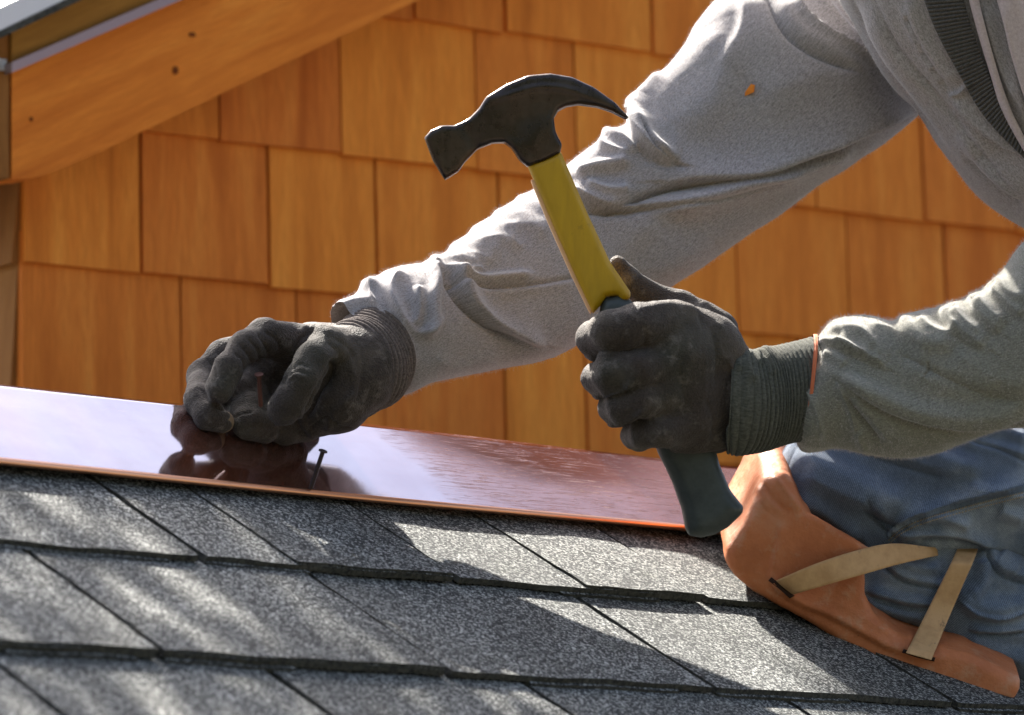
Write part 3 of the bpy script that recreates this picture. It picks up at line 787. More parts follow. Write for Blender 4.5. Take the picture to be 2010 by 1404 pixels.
def cloth(name, secs, S, nu, nv, mat, parent, amp=.003, fl=9, fp=2, seed=0, fine=.0003, join=False, wlim=-.25, back=1.0, lump=.004, gain=1.5):
    V, Q, N, uv, (l, ph) = loft(secs, nu, nv)
    view = -((V-CAM)/np.linalg.norm(V-CAM, axis=1)[:, None]); fc = sstep(-.2, .25, (N*view).sum(1))
    H = cloth_noise(V, l, ph, amp, fl, fp, seed)*(.3+.7*(1-fc))*back+lump*noise(V*14+seed)
    V = V+N*H[:, None]; N = vnormals(V, Q)*1.0
    V = V+N*(gain*strokes(V, N, S, wlim)+fine*noise(V*70+seed)+.5*fine*noise(V*170))[:, None]
    if join: return V, Q, uv
    return mesh(name, V, Q, mat, parent, smooth=True, uv=uv)
parts = [cloth('', far, FS, 620, 300, None, None, .0035, 10, 2.4, 1, join=True)]
# --- near sleeve (hammer arm)
near = [(1592,668,1562,862,3.02,.9),(1618,650,1582,884,3.02,.95),(1650,630,1640,880,3.02,.95),(1700,624,1700,888,3.02,.9),(1752,634,1760,896,3.02,.9),(1800,612,1830,890,3.02,.88),
 (1850,598,1890,872,3.02,.85),(1900,580,1960,850,3.02,.85),(1960,548,2040,840,3.02,.85),(2010,482,2110,820,3.02,.85),(2080,430,2190,780,3.02,.85)]
NS = [([(1640,748),(1720,800),(1800,834),(1900,846),(2020,826)],7,8,'c'),([(1760,690),(1850,740),(1950,780),(2020,790)],8,4,'c'),([(1660,780),(1700,830),(1730,872)],5,4,'c'),([(1812,742),(1822,728),(1822,712)],4,3,'c'),([(1605,670),(1650,680),(1700,700),(1738,722)],7,5.5,'s'),([(1620,650),(1680,650),(1715,680),(1720,705)],9,3.2,'s'),([(1615,690),(1640,700),(1660,720)],8,3,'r'),
 ([(1650,662),(1690,660),(1715,690)],10,3,'r'),([(1640,672),(1680,690),(1700,700)],5,-3,'v'),
 ([(1770,620),(1790,650),(1830,675),(1870,672)],13,5.5,'r'),([(1800,625),(1830,650),(1860,655),(1880,640)],10,-4.5,'v'),([(1700,640),(1760,655),(1830,690)],12,-3,'v'),
 ([(1845,605),(1870,640),(1905,665),(1935,682)],9,5.5,'s'),([(1905,580),(1920,610),(1945,635),(1965,652)],9,5.0,'s'),([(1945,565),(1975,590),(2010,620)],9,4.5,'s'),
 ([(1960,545),(1990,575),(2015,585)],9,3.5,'r'),([(1870,610),(1900,640),(1925,655)],9,-3.5,'v'),([(1920,590),(1950,620),(1970,630)],8,-3.5,'v'),
 ([(1645,745),(1720,790),(1800,822),(1900,832),(2020,815)],14,-9,'v'),([(1640,735),(1720,770),(1800,800),(1900,810),(2015,795)],12,7,'r'),
 ([(1580,740),(1600,790),(1612,840),(1616,868)],5,-3.2,'c'),([(1572,760),(1590,820),(1600,865)],16,3,'r'),([(1640,750),(1665,800),(1680,850)],5,-3.2,'c'),
 ([(1650,745),(1700,790),(1760,850),(1780,880)],16,3.5,'r'),([(1670,780),(1720,830),(1750,870)],8,-2.5,'v'),([(1810,745),(1818,730),(1820,715)],4,-2,'c'),
 ([(1700,884),(1690,862),(1684,845)],9,-4,'v'),([(1870,690),(1950,740),(2020,765)],20,-3,'v'),([(1780,700),(1860,740),(1960,770)],22,3,'r')]
NS = [(p, w_*1.3 if w_ > 6 else w_, h_*.85, *m_) for p, w_, h_, *m_ in NS]
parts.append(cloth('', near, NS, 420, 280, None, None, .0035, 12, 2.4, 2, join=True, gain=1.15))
# --- torso
tor = [(1530,-330,2150,-560,3.17,.8),(1590,-140,2200,-380,3.18,.8),(1652,5,2260,-220,3.19,.8),(1725,130,2330,-90,3.20,.8),(1800,222,2400,20,3.205,.8),(1862,305,2440,110,3.21,.8),(1920,375,2490,190,3.21,.8),(2012,440,2540,270,3.21,.8),(2100,490,2600,330,3.21,.8)]
TS = [([(1715,-10),(1765,90),(1835,172),(1885,235),(1965,335),(2020,400)],8,6,'c'),([(1668,-10),(1700,70),(1760,170),(1850,280)],10,3,'c'),([(1766,-10),(1792,60),(1832,130),(1870,184)],4,4,'c'),([(1900,300),(1960,370),(2010,410)],9,4,'c'),([(1715,-10),(1760,90),(1830,170),(1880,230),(1960,330),(2015,395)],16,-6,'v'),([(1690,0),(1740,100),(1800,175),(1870,270),(1960,370)],16,3,'r'),
 ([(1765,-10),(1790,60),(1830,130),(1868,182)],5,-4,'c'),([(1780,-10),(1805,60),(1850,130),(1890,160)],12,2.5,'r'),([(1866,180),(1885,178),(1902,162)],3.5,-3.2,'c'),
 ([(1870,185),(1920,240),(1975,280),(2020,305)],7,4,'s'),([(1960,0),(1990,120),(2020,240)],12,4,'r'),([(1930,10),(1960,110),(2000,200)],9,-4,'v'),
 ([(1890,250),(1950,330),(2015,390)],14,-2.5,'v')]
parts.append(cloth('', tor, TS, 360, 300, None, None, .003, 8, 2.2, 3, join=True))
VV = []; QQ = []; UU = []; n0 = 0
for v, q, u_ in parts: VV.append(v); QQ.append(q+n0); UU.append(u_); n0 += len(v)
olive_shade = np.concatenate([np.full(len(v), g_) for v, g_ in zip(VV, (.0, .85, .0))])  # only the hammer-arm sleeve gets the painted olive shade
VV = np.vstack(VV); QQ = np.vstack(QQ); UU = np.vstack(UU)
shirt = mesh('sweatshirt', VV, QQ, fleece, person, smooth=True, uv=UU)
ga = shirt.data.attributes.new('olive_shade', 'FLOAT', 'POINT'); ga.data.foreach_set('value', olive_shade.astype(np.float32))
fz = M('fleece fibres').set(Base_Color=(.62, .56, .54), Roughness=.9); 
rs = np.random.RandomState(8); NV = vnormals(VV, QQ); nf = 170000
px_, py_, _ = to_px(VV); ok_ = np.where((px_ > 600) & (px_ < 2100) & (py_ > -60) & (py_ < 950))[0]
vi = ok_[rs.randint(0, len(ok_), nf)]; b0 = VV[vi]+rs.normal(size=(nf, 3))*.0007
dr = NV[vi]+rs.normal(size=(nf, 3))*.55; dr /= np.linalg.norm(dr, axis=1)[:, None]
sd_ = np.cross(dr, rs.normal(size=(nf, 3))); sd_ /= np.linalg.norm(sd_, axis=1)[:, None]
ln_ = rs.uniform(.0008, .0023, nf)[:, None]*(1+(rs.rand(nf) > .97)[:, None]*1.2)
FV = np.stack([b0-sd_*.00007-dr*.0003, b0+sd_*.00007-dr*.0003, b0+dr*ln_], 1).reshape(-1, 3)
fzo = mesh('fleece_fuzz', FV, np.arange(nf*3).reshape(-1, 3), fz.m, shirt); fzo['kind'] = 'stuff'

def tree_of(*objs):
    V = []; T = []; n = 0
    for o in objs:
        wl_ = np.array(wloc(o)); k = len(o.data.vertices); a = np.empty(k*3); o.data.vertices.foreach_get('co', a); V.append(a.reshape(-1, 3)+wl_)
        T += [tuple(i+n for i in p.vertices) for p in o.data.polygons]; n += k
    return BVHTree.FromPolygons(np.vstack(V).tolist(), T)
def cast(bvh, px, py, default=3.2):
    d = Vector(ray(px, py)); l = d.length; h = bvh.ray_cast(Vector(CAM), d/l)
    return (h[3]/l) if h[0] is not None else default
def drape(name, bvh, left, right, nu, nv, lift, mat, parent, ribs=0, amp=0, default=3.2, thick=.002, bow=0, smooth_t=0, sink=0):
    """band between two curves in the photo, laid on the surface it hits"""
    A = catmull(left, nu); B = catmull(right, nu); T = np.zeros((nu, nv))
    for i in range(nu):
        for j in range(nv):
            s = j/(nv-1); p = A[i]*(1-s)+B[i]*s; T[i, j] = cast(bvh, p[0], p[1], default)
    if smooth_t:                 # a taut strap: keeps to one smooth curve that clears what it lies on
        tm = T.min(1); u = np.linspace(0, 1, nu); fit = np.minimum(np.polyval(np.polyfit(u, tm, 3), u), 9)
        for _ in range(30): tm2 = np.minimum(tm, fit+0); fit = np.polyval(np.polyfit(u, tm2, 3), u); fit = np.minimum(fit, tm+.0012)
        T = np.repeat(fit[:, None], nv, 1)
    V = []; UV = []
    for b in (0, 1):
        for i in range(nu):
            for j in range(nv):
                s = j/(nv-1); p = A[i]*(1-s)+B[i]*s; l = lift+bow*math.sin(math.pi*s)-sink*max(0, (i/(nu-1)-.80)/.20)**1.5*1.8-(.006 if sink else 0)*max(0, (.05-i/(nu-1))/.05)
                if ribs: l += amp*abs(math.sin(math.pi*ribs*i/(nu-1)))
                V.append(C(p[0], p[1], T[i, j]-l+(thick if b else 0))); UV.append((i/(nu-1)*.3, s*.03))
    V = W(np.array(V)); Q = []; g = lambda b, i, j: b*nu*nv+i*nv+j
    for i in range(nu-1):
        for j in range(nv-1): Q.append((g(0, i, j), g(0, i+1, j), g(0, i+1, j+1), g(0, i, j+1))); Q.append((g(1, i, j), g(1, i, j+1), g(1, i+1, j+1), g(1, i+1, j)))
    for i in range(nu-1): Q.append((g(0, i, 0), g(1, i, 0), g(1, i+1, 0), g(0, i+1, 0))); Q.append((g(0, i, nv-1), g(0, i+1, nv-1), g(1, i+1, nv-1), g(1, i, nv-1)))
    for j in range(nv-1): Q.append((g(0, 0, j), g(0, 0, j+1), g(1, 0, j+1), g(1, 0, j))); Q.append((g(0, nu-1, j), g(1, nu-1, j), g(1, nu-1, j+1), g(0, nu-1, j+1)))
    return mesh(name, V, Q, mat, parent, smooth=True, uv=UV)
bt = tree_of(shirt)
drape('ribbed_side_panel', bt, [(1800,-40),(1835,55),(1880,140),(1935,232),(2030,330)], [(1880,-40),(1908,55),(1935,130),(1968,205),(2035,292)], 560, 16, .0035, rib_dark, shirt, ribs=52, amp=.0024, thick=.005)
# seam piping beside the panel, sleeve seam
pink = mk_rib('pale inner fleece', (.42, .34, .33), (.62, .53, .52))
drape('hood_edge', bt, [(1892,-40),(1918,60),(1945,150),(1962,205),(1990,262),(2030,330)], [(1912,-40),(1935,55),(1962,150),(1985,215),(2008,262),(2040,322)], 160, 8, .006, pink, shirt, thick=.005, bow=.003)
drape('hood_fold', bt, [(1945,-40),(1968,40),(1985,110),(2010,190),(2030,240)], [(2010,-60),(2030,20),(2050,100),(2060,180),(2070,240)], 120, 12, .007, pink, shirt, thick=.006, bow=.006)
# wood chip caught on the far sleeve
t_ = cast(bt, 1468, 176)
chip = mesh('wood_chip', np.vstack([P(1458, 186, t_-.001)[None], P(1474, 164, t_-.001)[None], P(1482, 166, t_-.003)[None], P(1480, 180, t_-.003)[None], P(1462, 188, t_-.002)[None],
      P(1458, 186, t_+.001)[None], P(1474, 164, t_+.001)[None], P(1482, 166, t_)[None], P(1480, 180, t_)[None], P(1462, 188, t_)[None]]), [(0,1,2,3,4),(9,8,7,6,5),(0,5,6,1),(1,6,7,2),(2,7,8,3),(3,8,9,4),(4,9,5,0)], cedar_board)
tag(chip, 'tiny orange wood chip stuck to the grey upper sleeve', 'wood chip')

# --- right glove, fist round the grip
RG = dict(
 index=[(1330,640,2.975,50),(1250,636,2.955,42),(1196,648,2.957,40),(1166,664,2.98,35),(1174,676,3.01,32),(1230,672,3.03,30)],
 middle=[(1325,712,2.968,44),(1250,724,2.952,36),(1196,734,2.957,35),(1172,744,2.982,30),(1190,752,3.012,29),(1240,742,3.03,28)],
 ring=[(1335,770,2.970,40),(1262,788,2.955,32),(1222,797,2.960,31),(1201,802,2.985,27),(1214,808,3.012,27),(1260,800,3.03,26)],
 pinky=[(1345,830,2.975,40),(1295,848,2.962,30),(1262,852,2.968,29),(1244,856,2.988,26),(1254,860,3.01,26),(1290,856,3.03,24)],
 thumb=[(1400,650,3.05,50),(1330,610,3.05,42),(1268,578,3.045,29),(1228,545,3.04,25),(1214,520,3.038,20)],
 back=[(1316,654,2.985,64),(1385,690,2.99,76),(1410,730,3.0,78)],
 back2=[(1316,735,2.992,84),(1385,770,2.998,90),(1400,770,3.0,88)],
 back3=[(1300,690,2.982,66),(1330,700,2.978,82),(1350,810,2.985,70),(1310,830,2.982,46)],
 back4=[(1286,668,2.972,56),(1300,760,2.972,58),(1320,820,2.978,48)],
 heel=[(1350,830,2.995,60),(1400,832,3.0,58),(1420,800,3.0,70)],
 wrist=[(1410,776,3.0,84),(1450,780,3.003,78)])
V, Q, N = sdf_mesh(list(RG.values()), .0015, .0035, .004)
V = smooth_mesh(V, Q, 3); N = vnormals(V, Q)
RS = [([(1150,702),(1205,694),(1250,672)],6,-4,'v'),([(1160,776),(1210,770),(1245,748)],6,-4,'v'),([(1190,832),(1230,826),(1268,806)],5,-3.5,'v'),
 ([(1262,602),(1330,598),(1390,620),(1430,665)],9,2.0,'r'),([(1300,880),(1370,880),(1440,870)],8,-3.5,'v'),([(1300,690),(1320,740),(1320,800)],12,-1.0,'v'),([(1262,640),(1270,660),(1262,684)],4,1.4,'c'),([(1250,716),(1260,736),(1254,752)],4,1.2,'c'),([(1360,600),(1380,640),(1378,700)],4,1.2,'c'),([(1395,640),(1408,690),(1404,760)],4,1.4,'c'),([(1415,660),(1428,720),(1424,800)],4,1.6,'c'),([(1380,780),(1400,820),(1400,860)],5,1.5,'c'),([(1340,690),(1336,740),(1350,800)],4,1.0,'c'),
 ([(1400,640),(1425,700),(1430,760)],9,1.3,'r'),([(1350,640),(1352,700),(1342,760)],8,.9,'r'),([(1380,660),(1385,730),(1378,800)],7,-1,'v'),([(1420,690),(1440,740),(1440,800)],7,-1.6,'v'),
 ([(1250,590),(1225,600),(1195,612)],7,1.6,'c')]
V = V+N*strokes(V, N, RS)[:, None]+N*(.0010*noise(V*50)-.0016*np.abs(noise(V*np.array([75, 75, 30])))+.0004*noise(V*170))[:, None]
gr_ = mesh('glove', V, Q, glove_mat, person, smooth=True); gr_['label'] = 'dark glove closed in a fist round the hammer grip'
ribbed('knit_cuff', [(1434,668,1426,888,3.0,.92),(1452,682,1448,892,3.0,.92),(1475,690,1478,888,3.003,.88),(1510,684,1512,880,3.008,.88),(1550,676,1548,868,3.012,.88),(1598,664,1575,864,3.016,.88)], 21, .0016, rib_green, gr_, nu=420,
       S=[([(1470,690),(1466,720),(1480,750)],9,-3,'v'),([(1500,684),(1510,710),(1520,740)],9,3,'r'),([(1452,690),(1450,730)],7,2.4,'r'),([(1488,690),(1488,720)],6,-2.4,'v')], irregular=.12)
mesh_el = ribbed('elastic_edge', [(1596,656,1572,868,3.016,.93),(1604,656,1578,868,3.016,.94)], 1, .0003, rust_elastic, gr_, nu=12)

# held nail
tipn = P(512, 800, 2.995)
nail('thin reddish nail held upright between gloved finger and thumb', P(508, 737, 2.985), tipn, coppernail)

# ------------------------------------------------------------------ knee pad and jeans
TP = 3.205
SHR = .258
pad_out = [(1505,930),(1528,927),(1546,940),(1568,998),(1620,1030),(1700,1074),(1688,1108),(1686,1160),(1704,1200),(1750,1240),(1800,1258),(1882,1272),(1986,1326),(1984,1345),(1972,1366),(1950,1372),(1900,1366),(1820,1345),(1740,1316),(1660,1270),(1580,1220),(1520,1186),(1470,1160),(1432,1128),(1415,1098),(1418,1070),(1440,1040),(1462,1000),(1480,960),(1490,940)]
po = np.array(pad_out, float); lo_ = po.min(0)-16; hi_ = po.max(0)+16
a = C(lo_[0], hi_[1], TP); b = C(hi_[0], lo_[1], TP); hw = .064
G = grid([a[0], a[1]-.0, TP-hw-.012], [b[0], b[1]+.03, TP+hw+.012], .0021)
G2 = G[..., 1]-SHR*(G[..., 2]-(TP-hw))
zc = G[..., 2]
nx, ny, nz = zc.shape
X = G[..., 0]/TP*F+1005; Y = 702-G2/TP*F
# the pad narrows in outline away from the near wall: evaluate the outline on a 2-D lattice and look it up
xs = np.arange(lo_[0]-10, hi_[0]+10, 2.0); ys = np.arange(lo_[1]-160, hi_[1]+160, 2.0)
gx, gy = np.meshgrid(xs, ys, indexing='ij'); D = poly_sdf(gx, gy, po)/F*TP
ix = np.clip((X-xs[0])/2, 0, len(xs)-1.01); iy = np.clip((Y-ys[0])/2, 0, len(ys)-1.01); i0 = ix.astype(int); j0 = iy.astype(int); fx = ix-i0; fy = iy-j0
d2 = D[i0, j0]*(1-fx)*(1-fy)+D[i0+1, j0]*fx*(1-fy)+D[i0, j0+1]*(1-fx)*fy+D[i0+1, j0+1]*fx*fy
q0 = d2+.008; q1 = np.abs(zc-TP)-hw+.008
f = np.minimum(np.maximum(q0, q1), 0)+np.hypot(np.maximum(q0, 0), np.maximum(q1, 0))-.008
# hollow tray: scoop the inside
inner = np.array([(1534,900),(1552,960),(1580,1010),(1600,1080),(1610,1140),(1660,1180),(1740,1230),(1850,1262),(1990,1310),(2060,1330),(2060,800),(1534,800)], float)
D = poly_sdf(gx, gy, inner)/F*TP
di = D[i0, j0]*(1-fx)*(1-fy)+D[i0+1, j0]*fx*(1-fy)+D[i0, j0+1]*(1-fx)*fy+D[i0+1, j0+1]*fx*fy
sc = np.maximum(di, np.abs(zc-TP)-hw+.008)
f = -smin(-f, sc, .003)
V, Q = surface_nets(f, G[0, 0, 0], .0021)
V = W(V); V = smooth_mesh(V, Q, 1); N = vnormals(V, Q)
PSK = [([(1538,1008),(1532,1050),(1526,1090),(1516,1138)],3,2.5,'c'),([(1545,1010),(1540,1060),(1533,1110)],9,-1.2,'r'),([(1536,1006),(1528,1070),(1516,1140),(1560,1180),(1640,1215),(1740,1270),(1790,1288)],6,5.0,'s'),([(1516,936),(1538,964),(1570,1004)],7,3.6,'r'),([(1498,948),(1520,978),(1552,1010)],3.5,3.2,'c'),([(1488,956),(1508,986),(1536,1010)],6,2.4,'r'),([(1480,966),(1500,995),(1522,1014)],4,1.6,'c'),([(1580,1012),(1640,1046),(1696,1080)],6,1.6,'r'),
 ([(1640,1180),(1700,1220),(1760,1250)],9,-1.6,'v'),([(1780,1275),(1786,1255),(1790,1240)],5,-1.5,'c'),([(1515,1145),(1540,1165),(1575,1175)],4,-2.2,'c'),([(1772,1282),(1800,1292),(1840,1290)],4,-2.2,'c'),
 ([(1440,1080),(1450,1105),(1470,1120)],6,1.2,'r'),([(1455,1060),(1462,1090),(1480,1100)],5,-1.0,'c')]
V = V+N*strokes(V, N, PSK)[:, None]+N*(.0009*noise(V*45)+.0005*noise(V*150))[:, None]
pad = mesh('knee_pad', V, Q, pad_mat, person, smooth=True); pad['label'] = 'orange moulded knee pad with tan straps resting on the shingles'

thigh = [(1529,930,1575,1010,3.20,1.0),(1537,890,1612,1060,3.20,.75),(1560,858,1660,1095,3.20,.55),(1620,835,1720,1128,3.20,.48),(1700,820,1780,1120,3.20,.46),(1800,815,1870,1105,3.20,.45),(1900,815,1960,1100,3.20,.45),(2000,815,2060,1110,3.20,.45),(2120,810,2160,1120,3.20,.45)]
thigh[0] = (1526,925,1545,985,3.20,1.0)
JS = [([(1745,1040),(1770,1020),(1810,1003),(1900,978),(2020,950)],6,3.6,'s'),([(1755,1052),(1800,1022),(1900,996),(2020,968)],5,-1.6,'c'),([(1560,895),(1640,930),(1740,975),(1790,985)],26,5,'r'),([(1570,940),(1640,965),(1720,1000),(1750,1020)],23,-4.5,'v'),
 ([(1560,985),(1620,1010),(1690,1060)],20,3,'r'),([(1640,870),(1750,900),(1850,925),(1900,930)],20,-4,'v'),([(1700,880),(1800,885),(1860,905),(1930,925)],17,4.5,'r'),([(1900,848),(1960,850),(2020,868)],13,4,'r'),([(1880,870),(1950,880),(2020,900)],13,-3.5,'v'),
 ([(1750,1050),(1830,1045),(1900,1052),(1960,1075)],14,-4,'v'),([(1800,1015),(1850,1015),(1910,1030)],14,4.5,'r'),([(1900,960),(1960,965),(2020,980)],14,-3,'v'),([(1960,1000),(2010,1020)],14,3,'r')]
calf = [(1640,1045,1660,1215,3.20,.55),(1690,1040,1700,1252,3.20,.5),(1760,1040,1780,1275,3.20,.46),(1850,1045,1870,1300,3.20,.42),(1940,1055,1950,1325,3.205,.42),(2030,1060,2030,1350,3.21,.42),(2120,1070,2120,1375,3.215,.42)]
CS = [([(1740,1100),(1760,1130),(1820,1150),(1880,1150)],13,-4.5,'v'),([(1740,1090),(1790,1115),(1850,1120)],13,3.5,'r'),([(1880,1180),(1910,1205),(1960,1215),(2020,1200)],6,-4.5,'c'),([(1880,1165),(1920,1190),(1970,1195),(2020,1180)],17,4,'r'),([(1700,1180),(1760,1200),(1820,1215)],17,3.5,'r'),
 ([(1700,1160),(1780,1180),(1850,1190)],13,-3.5,'v'),([(1900,1235),(1960,1240),(2020,1235)],13,-4.5,'v'),([(1930,1075),(1960,1120),(2020,1140)],17,-4,'v'),([(1930,1100),(1925,1150),(1900,1170)],14,3.5,'r'),([(1890,1250),(1960,1280),(2020,1300)],17,3,'r'),([(1960,1090),(2000,1120)],20,3,'r')]
JS += [([(1690,1000),(1740,1030),(1790,1036)],5,4,'c'),([(1580,1000),(1640,1040),(1700,1080)],5,3,'c'),([(1800,1060),(1880,1062),(1960,1092)],5,5,'c'),([(1900,870),(1960,884),(2020,908)],5,3,'c'),([(1650,880),(1760,912),(1860,940)],6,3,'c'),([(1760,1060),(1720,1020),(1700,980)],6,3,'c')]
CS += [([(1730,1106),(1770,1140),(1850,1158)],5,5,'c'),([(1700,1168),(1780,1192),(1860,1200)],5,4,'c'),([(1900,1240),(1960,1246),(2020,1240)],5,4,'c'),([(1930,1080),(1955,1125),(2020,1150)],5,4,'c'),([(1720,1210),(1800,1240),(1880,1258)],6,3,'c')]
j1 = cloth('', thigh, JS, 330, 260, None, None, .003, 10, 2.2, 5, join=True, gain=1.9)
j2 = cloth('', calf, CS, 300, 240, None, None, .003, 10, 2.2, 6, join=True, gain=1.9)
jeans = mesh('jeans', np.vstack([j1[0], j2[0]]), np.vstack([j1[1], j2[1]+len(j1[0])]), denim, person, smooth=True, uv=np.vstack([j1[2], j2[2]]))
bj = tree_of(jeans, pad)
drape('strap', bj, [(1518,1143),(1600,1108),(1680,1082),(1750,1068),(1820,1074),(1878,1081)], [(1552,1170),(1620,1150),(1690,1130),(1760,1110),(1825,1095),(1880,1084)], 90, 9, .0032, strap_mat, pad, thick=.003, smooth_t=6, sink=.016)
drape('strap', bj, [(1778,1283),(1810,1220),(1845,1150),(1872,1095),(1884,1066)], [(1828,1297),(1858,1225),(1890,1150),(1912,1100),(1924,1066)], 90, 9, .0036, strap_mat, pad, thick=.003, smooth_t=6, sink=.016)

slotm = M('dark slot').set(Base_Color=(.03, .012, .006), Roughness=.9).m
bp = tree_of(pad)
drape('strap_slot', bp, [(1508,1141),(1530,1158),(1550,1176)], [(1514,1134),(1536,1151),(1560,1171)], 12, 3, .0012, slotm, pad, thick=.002)
drape('strap_slot', bp, [(1770,1282),(1800,1292),(1834,1300)], [(1774,1275),(1803,1284),(1836,1292)], 12, 3, .0012, slotm, pad, thick=.002)
bj2 = tree_of(jeans)
sm_ = [(1742,1046),(1768,1024),(1810,1005),(1900,979),(2040,944)]
drape('side_seam', bj2, sm_, [(x+2, y+13) for x, y in sm_], 150, 6, .0010, denim, jeans, ribs=34, amp=.0006, thick=.003, bow=.0012)
thread = M('tan stitching').set(Base_Color=(.42, .33, .20), Roughness=.9).m
for oy in (16, 24):
    pts_ = catmull([(x+2, y+oy) for x, y in sm_], 60)
    VS = []; FS_ = []
    for k in range(0, 59):
        a_ = pts_[k]; b_ = a_+(pts_[k+1]-a_)*.62
        for p_, dy in ((a_, -1), (b_, -1), (b_, 1), (a_, 1)): VS.append(C(p_[0], p_[1]+dy, cast(bj2, p_[0], p_[1])-.0007))
        FS_.append((4*k, 4*k+1, 4*k+2, 4*k+3))
    mesh('stitching', W(np.array(VS)), FS_, thread, jeans)

# ------------------------------------------------------------------ tree whose leaves dapple the roof (behind the house, left of the frame)
def mk_leaf():
    m = M('green leaves'); oi = m.co('Object'); n = m.noise(oi, 3, 3)
    m.set(Base_Color=m.ramp(n, [(.3, (.035, .055, .02)), (.7, (.08, .10, .04))]), Roughness=.5); return m.m
leafm = mk_leaf(); bark = M('bark').set(Base_Color=(.09, .065, .045), Roughness=.9).m
tr = empty('maple_tree', (-3.3, 8.2, 0)); tag(tr, 'leafy tree rising behind the gabled house, out of the picture', 'tree')
rt = random.Random(21)
def tube(pts, n=8):
    V = []; Q = []
    for k, (p, r) in enumerate(pts):
        p = np.array(p, float); d = np.array(pts[min(k+1, len(pts)-1)][0], float)-np.array(pts[max(k-1, 0)][0], float); d /= np.linalg.norm(d)
        a = np.cross(d, [0.3, 1, .1]); a /= np.linalg.norm(a); b = np.cross(d, a)
        V += [p+r*(a*math.cos(q*2*math.pi/n)+b*math.sin(q*2*math.pi/n)) for q in range(n)]
    for k in range(len(pts)-1): Q += [(k*n+q, k*n+(q+1) % n, (k+1)*n+(q+1) % n, (k+1)*n+q) for q in range(n)]
    return np.array(V), Q
V, Q = tube([((-3.3, 8.2, -.1), .19), ((-3.25, 8.1, 1.5), .15), ((-3.1, 7.9, 3.5), .13), ((-2.9, 7.6, 5.5), .10), ((-2.6, 7.2, 7.2), .06), ((-2.4, 7.0, 8.6), .03)])
mesh('trunk', V, Q, bark, tr, smooth=True, origin=(-3.3, 8.2, 0))
bper = tree_of(shirt, gl)
blobs = []
def spot(px, py, size, d=None, n=None): blobs.append((px, py, size, d or rt.uniform(4.6, 6.0), n))
for kk, dens in ((640, .45), (725, .6), (838, .8), (955, .75), (1045, .9), (1120, .8), (1215, .95), (1300, .8), (1400, .9)):
    for px in range(-420, 1180, 62):
        py = kk+.70*px+rt.uniform(-14, 14)
        if not (915 < py < 1470) or rt.random() > dens: continue
        spot(px+rt.uniform(-25, 25), py, rt.uniform(.006, .0105), rt.uniform(1.7, 2.6), 13)
for k in range(0): spot(rt.uniform(560, 760), rt.uniform(800, 900), rt.uniform(.03, .05), rt.uniform(4.6, 5.4))
for k in range(7): spot(rt.uniform(1500, 2000), rt.uniform(1250, 1400), rt.uniform(.02, .03), rt.uniform(3.4, 4.4))
LV = []; LF = []
ends = []
for (px, py, size, d, n) in blobs:
    c = plane_hit(px, py, Q0, NN)+SUN*d; ends.append(c)
    for k in range(n or int(260*size)+5):
        q = c+np.array([rt.gauss(0, 1), rt.gauss(0, 1), rt.gauss(0, .8)])*size
        hit_ = bper.ray_cast(Vector(q), Vector(-SUN))[0]
        if hit_ is not None and rt.random() < .92: continue
        a = np.array([rt.gauss(0, 1) for _ in range(3)]); a /= np.linalg.norm(a); b = np.cross(a, [rt.gauss(0, 1) for _ in range(3)]); b /= np.linalg.norm(b)
        L = rt.uniform(.010, .019) if size < .012 else rt.uniform(.018, .036); w_ = L*.45; nn_ = np.cross(a, b)*L*.2; i = len(LV)
        LV += [q-a*L, q+b*w_-nn_, q+a*L, q-b*w_-nn_]; LF += [(i, i+1, i+2), (i, i+2, i+3)]
crown = mesh('leaves', LV, LF, leafm, tr); tag(crown, kind='stuff')
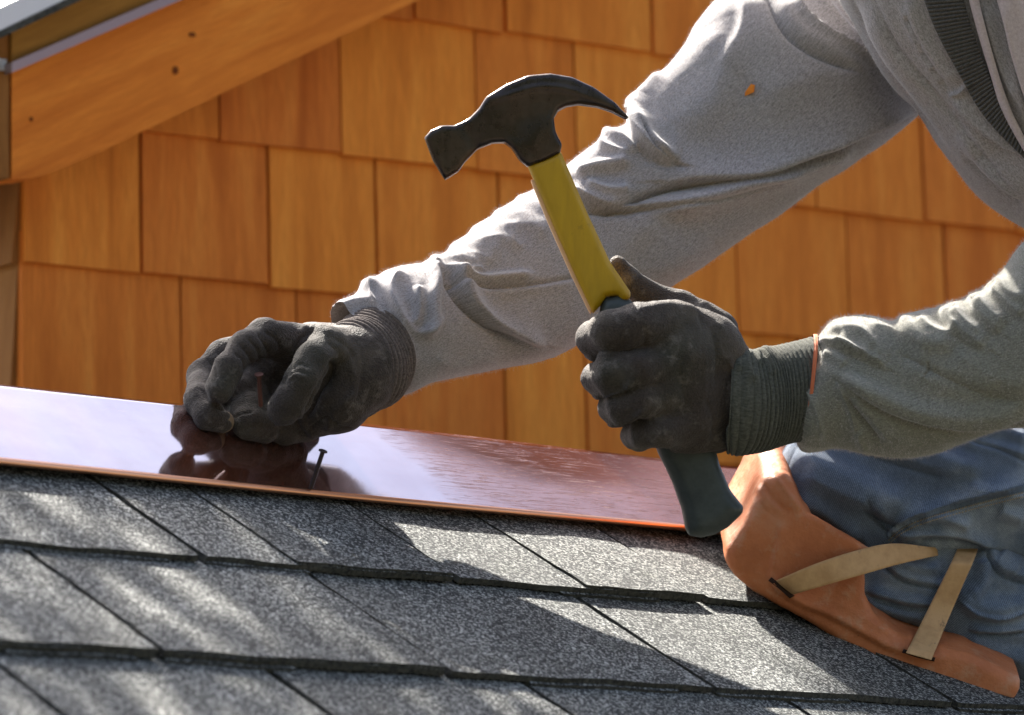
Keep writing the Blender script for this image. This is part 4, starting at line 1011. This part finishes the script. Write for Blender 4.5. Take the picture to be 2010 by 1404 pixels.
for k in range(9):
    grp = ends[k::9]; c = np.mean(grp, 0); e = grp[0]
    V, Q = tube([((-2.75, 7.4, 6.0+.2*k), .035), (((-2.75+c[0])/2, (7.4+c[1])/2, (6+.2*k+c[2])/2+.15), .02), (tuple(c+.1), .010), (tuple(e), .004)], 6)
    mesh('branch', V, Q, bark, tr, smooth=True)

# ------------------------------------------------------------------ unseen trees added behind the camera to hold back sky fill
def sky_block_tree(x, y, h, seed, where):
    r_ = np.random.RandomState(seed); e = empty('tree', (x, y, 0)); tag(e, 'unseen leafy tree %s, added behind the photographer to block sky light' % where, 'tree', 'added trees blocking sky light')
    V, Q = tube([((x, y, -.1), .22), ((x+.1, y, h*.35), .17), ((x, y+.1, h*.7), .10), ((x, y, h*.92), .03)]); mesh('trunk', V, Q, bark, e, smooth=True, origin=(x, y, 0))
    n = 3600; c = r_.normal(size=(60, 3)); c /= np.linalg.norm(c, axis=1)[:, None]; c = c*r_.uniform(.4, 1, 60)[:, None]*np.array([2.3, 1.8, h*.40])+np.array([x, y, h*.58])
    q = c[r_.randint(0, 60, n)]+r_.normal(size=(n, 3))*.42
    a = r_.normal(size=(n, 3)); a /= np.linalg.norm(a, axis=1)[:, None]; b = np.cross(a, r_.normal(size=(n, 3))); b /= np.linalg.norm(b, axis=1)[:, None]
    L = r_.uniform(.10, .2, n)[:, None]; VV_ = np.stack([q-a*L, q+b*L*.5, q+a*L, q-b*L*.5], 1).reshape(-1, 3)
    o = mesh('crown', VV_, np.arange(n*4).reshape(-1, 4), leafm, e); o['kind'] = 'stuff'
for k, x in enumerate((-9.5, -5.2, -1.2, 2.8, 6.6, 10.5)): sky_block_tree(x, -6.5+.8*math.sin(k*2.1), 9.5+1.2*math.cos(k*1.7), 40+k, ('at the far left end of the back row', 'second from the left in the back row', 'left of the two middle trees in the back row', 'right of the two middle trees in the back row', 'second from the right in the back row', 'at the far right end of the back row')[k])
for k, (x, y) in enumerate(((10.8, -2.2), (-10.6, -2.4))): sky_block_tree(x, y, 8.5, 60+k, ('standing forward on the right side of the yard', 'standing forward on the left side of the yard')[k])
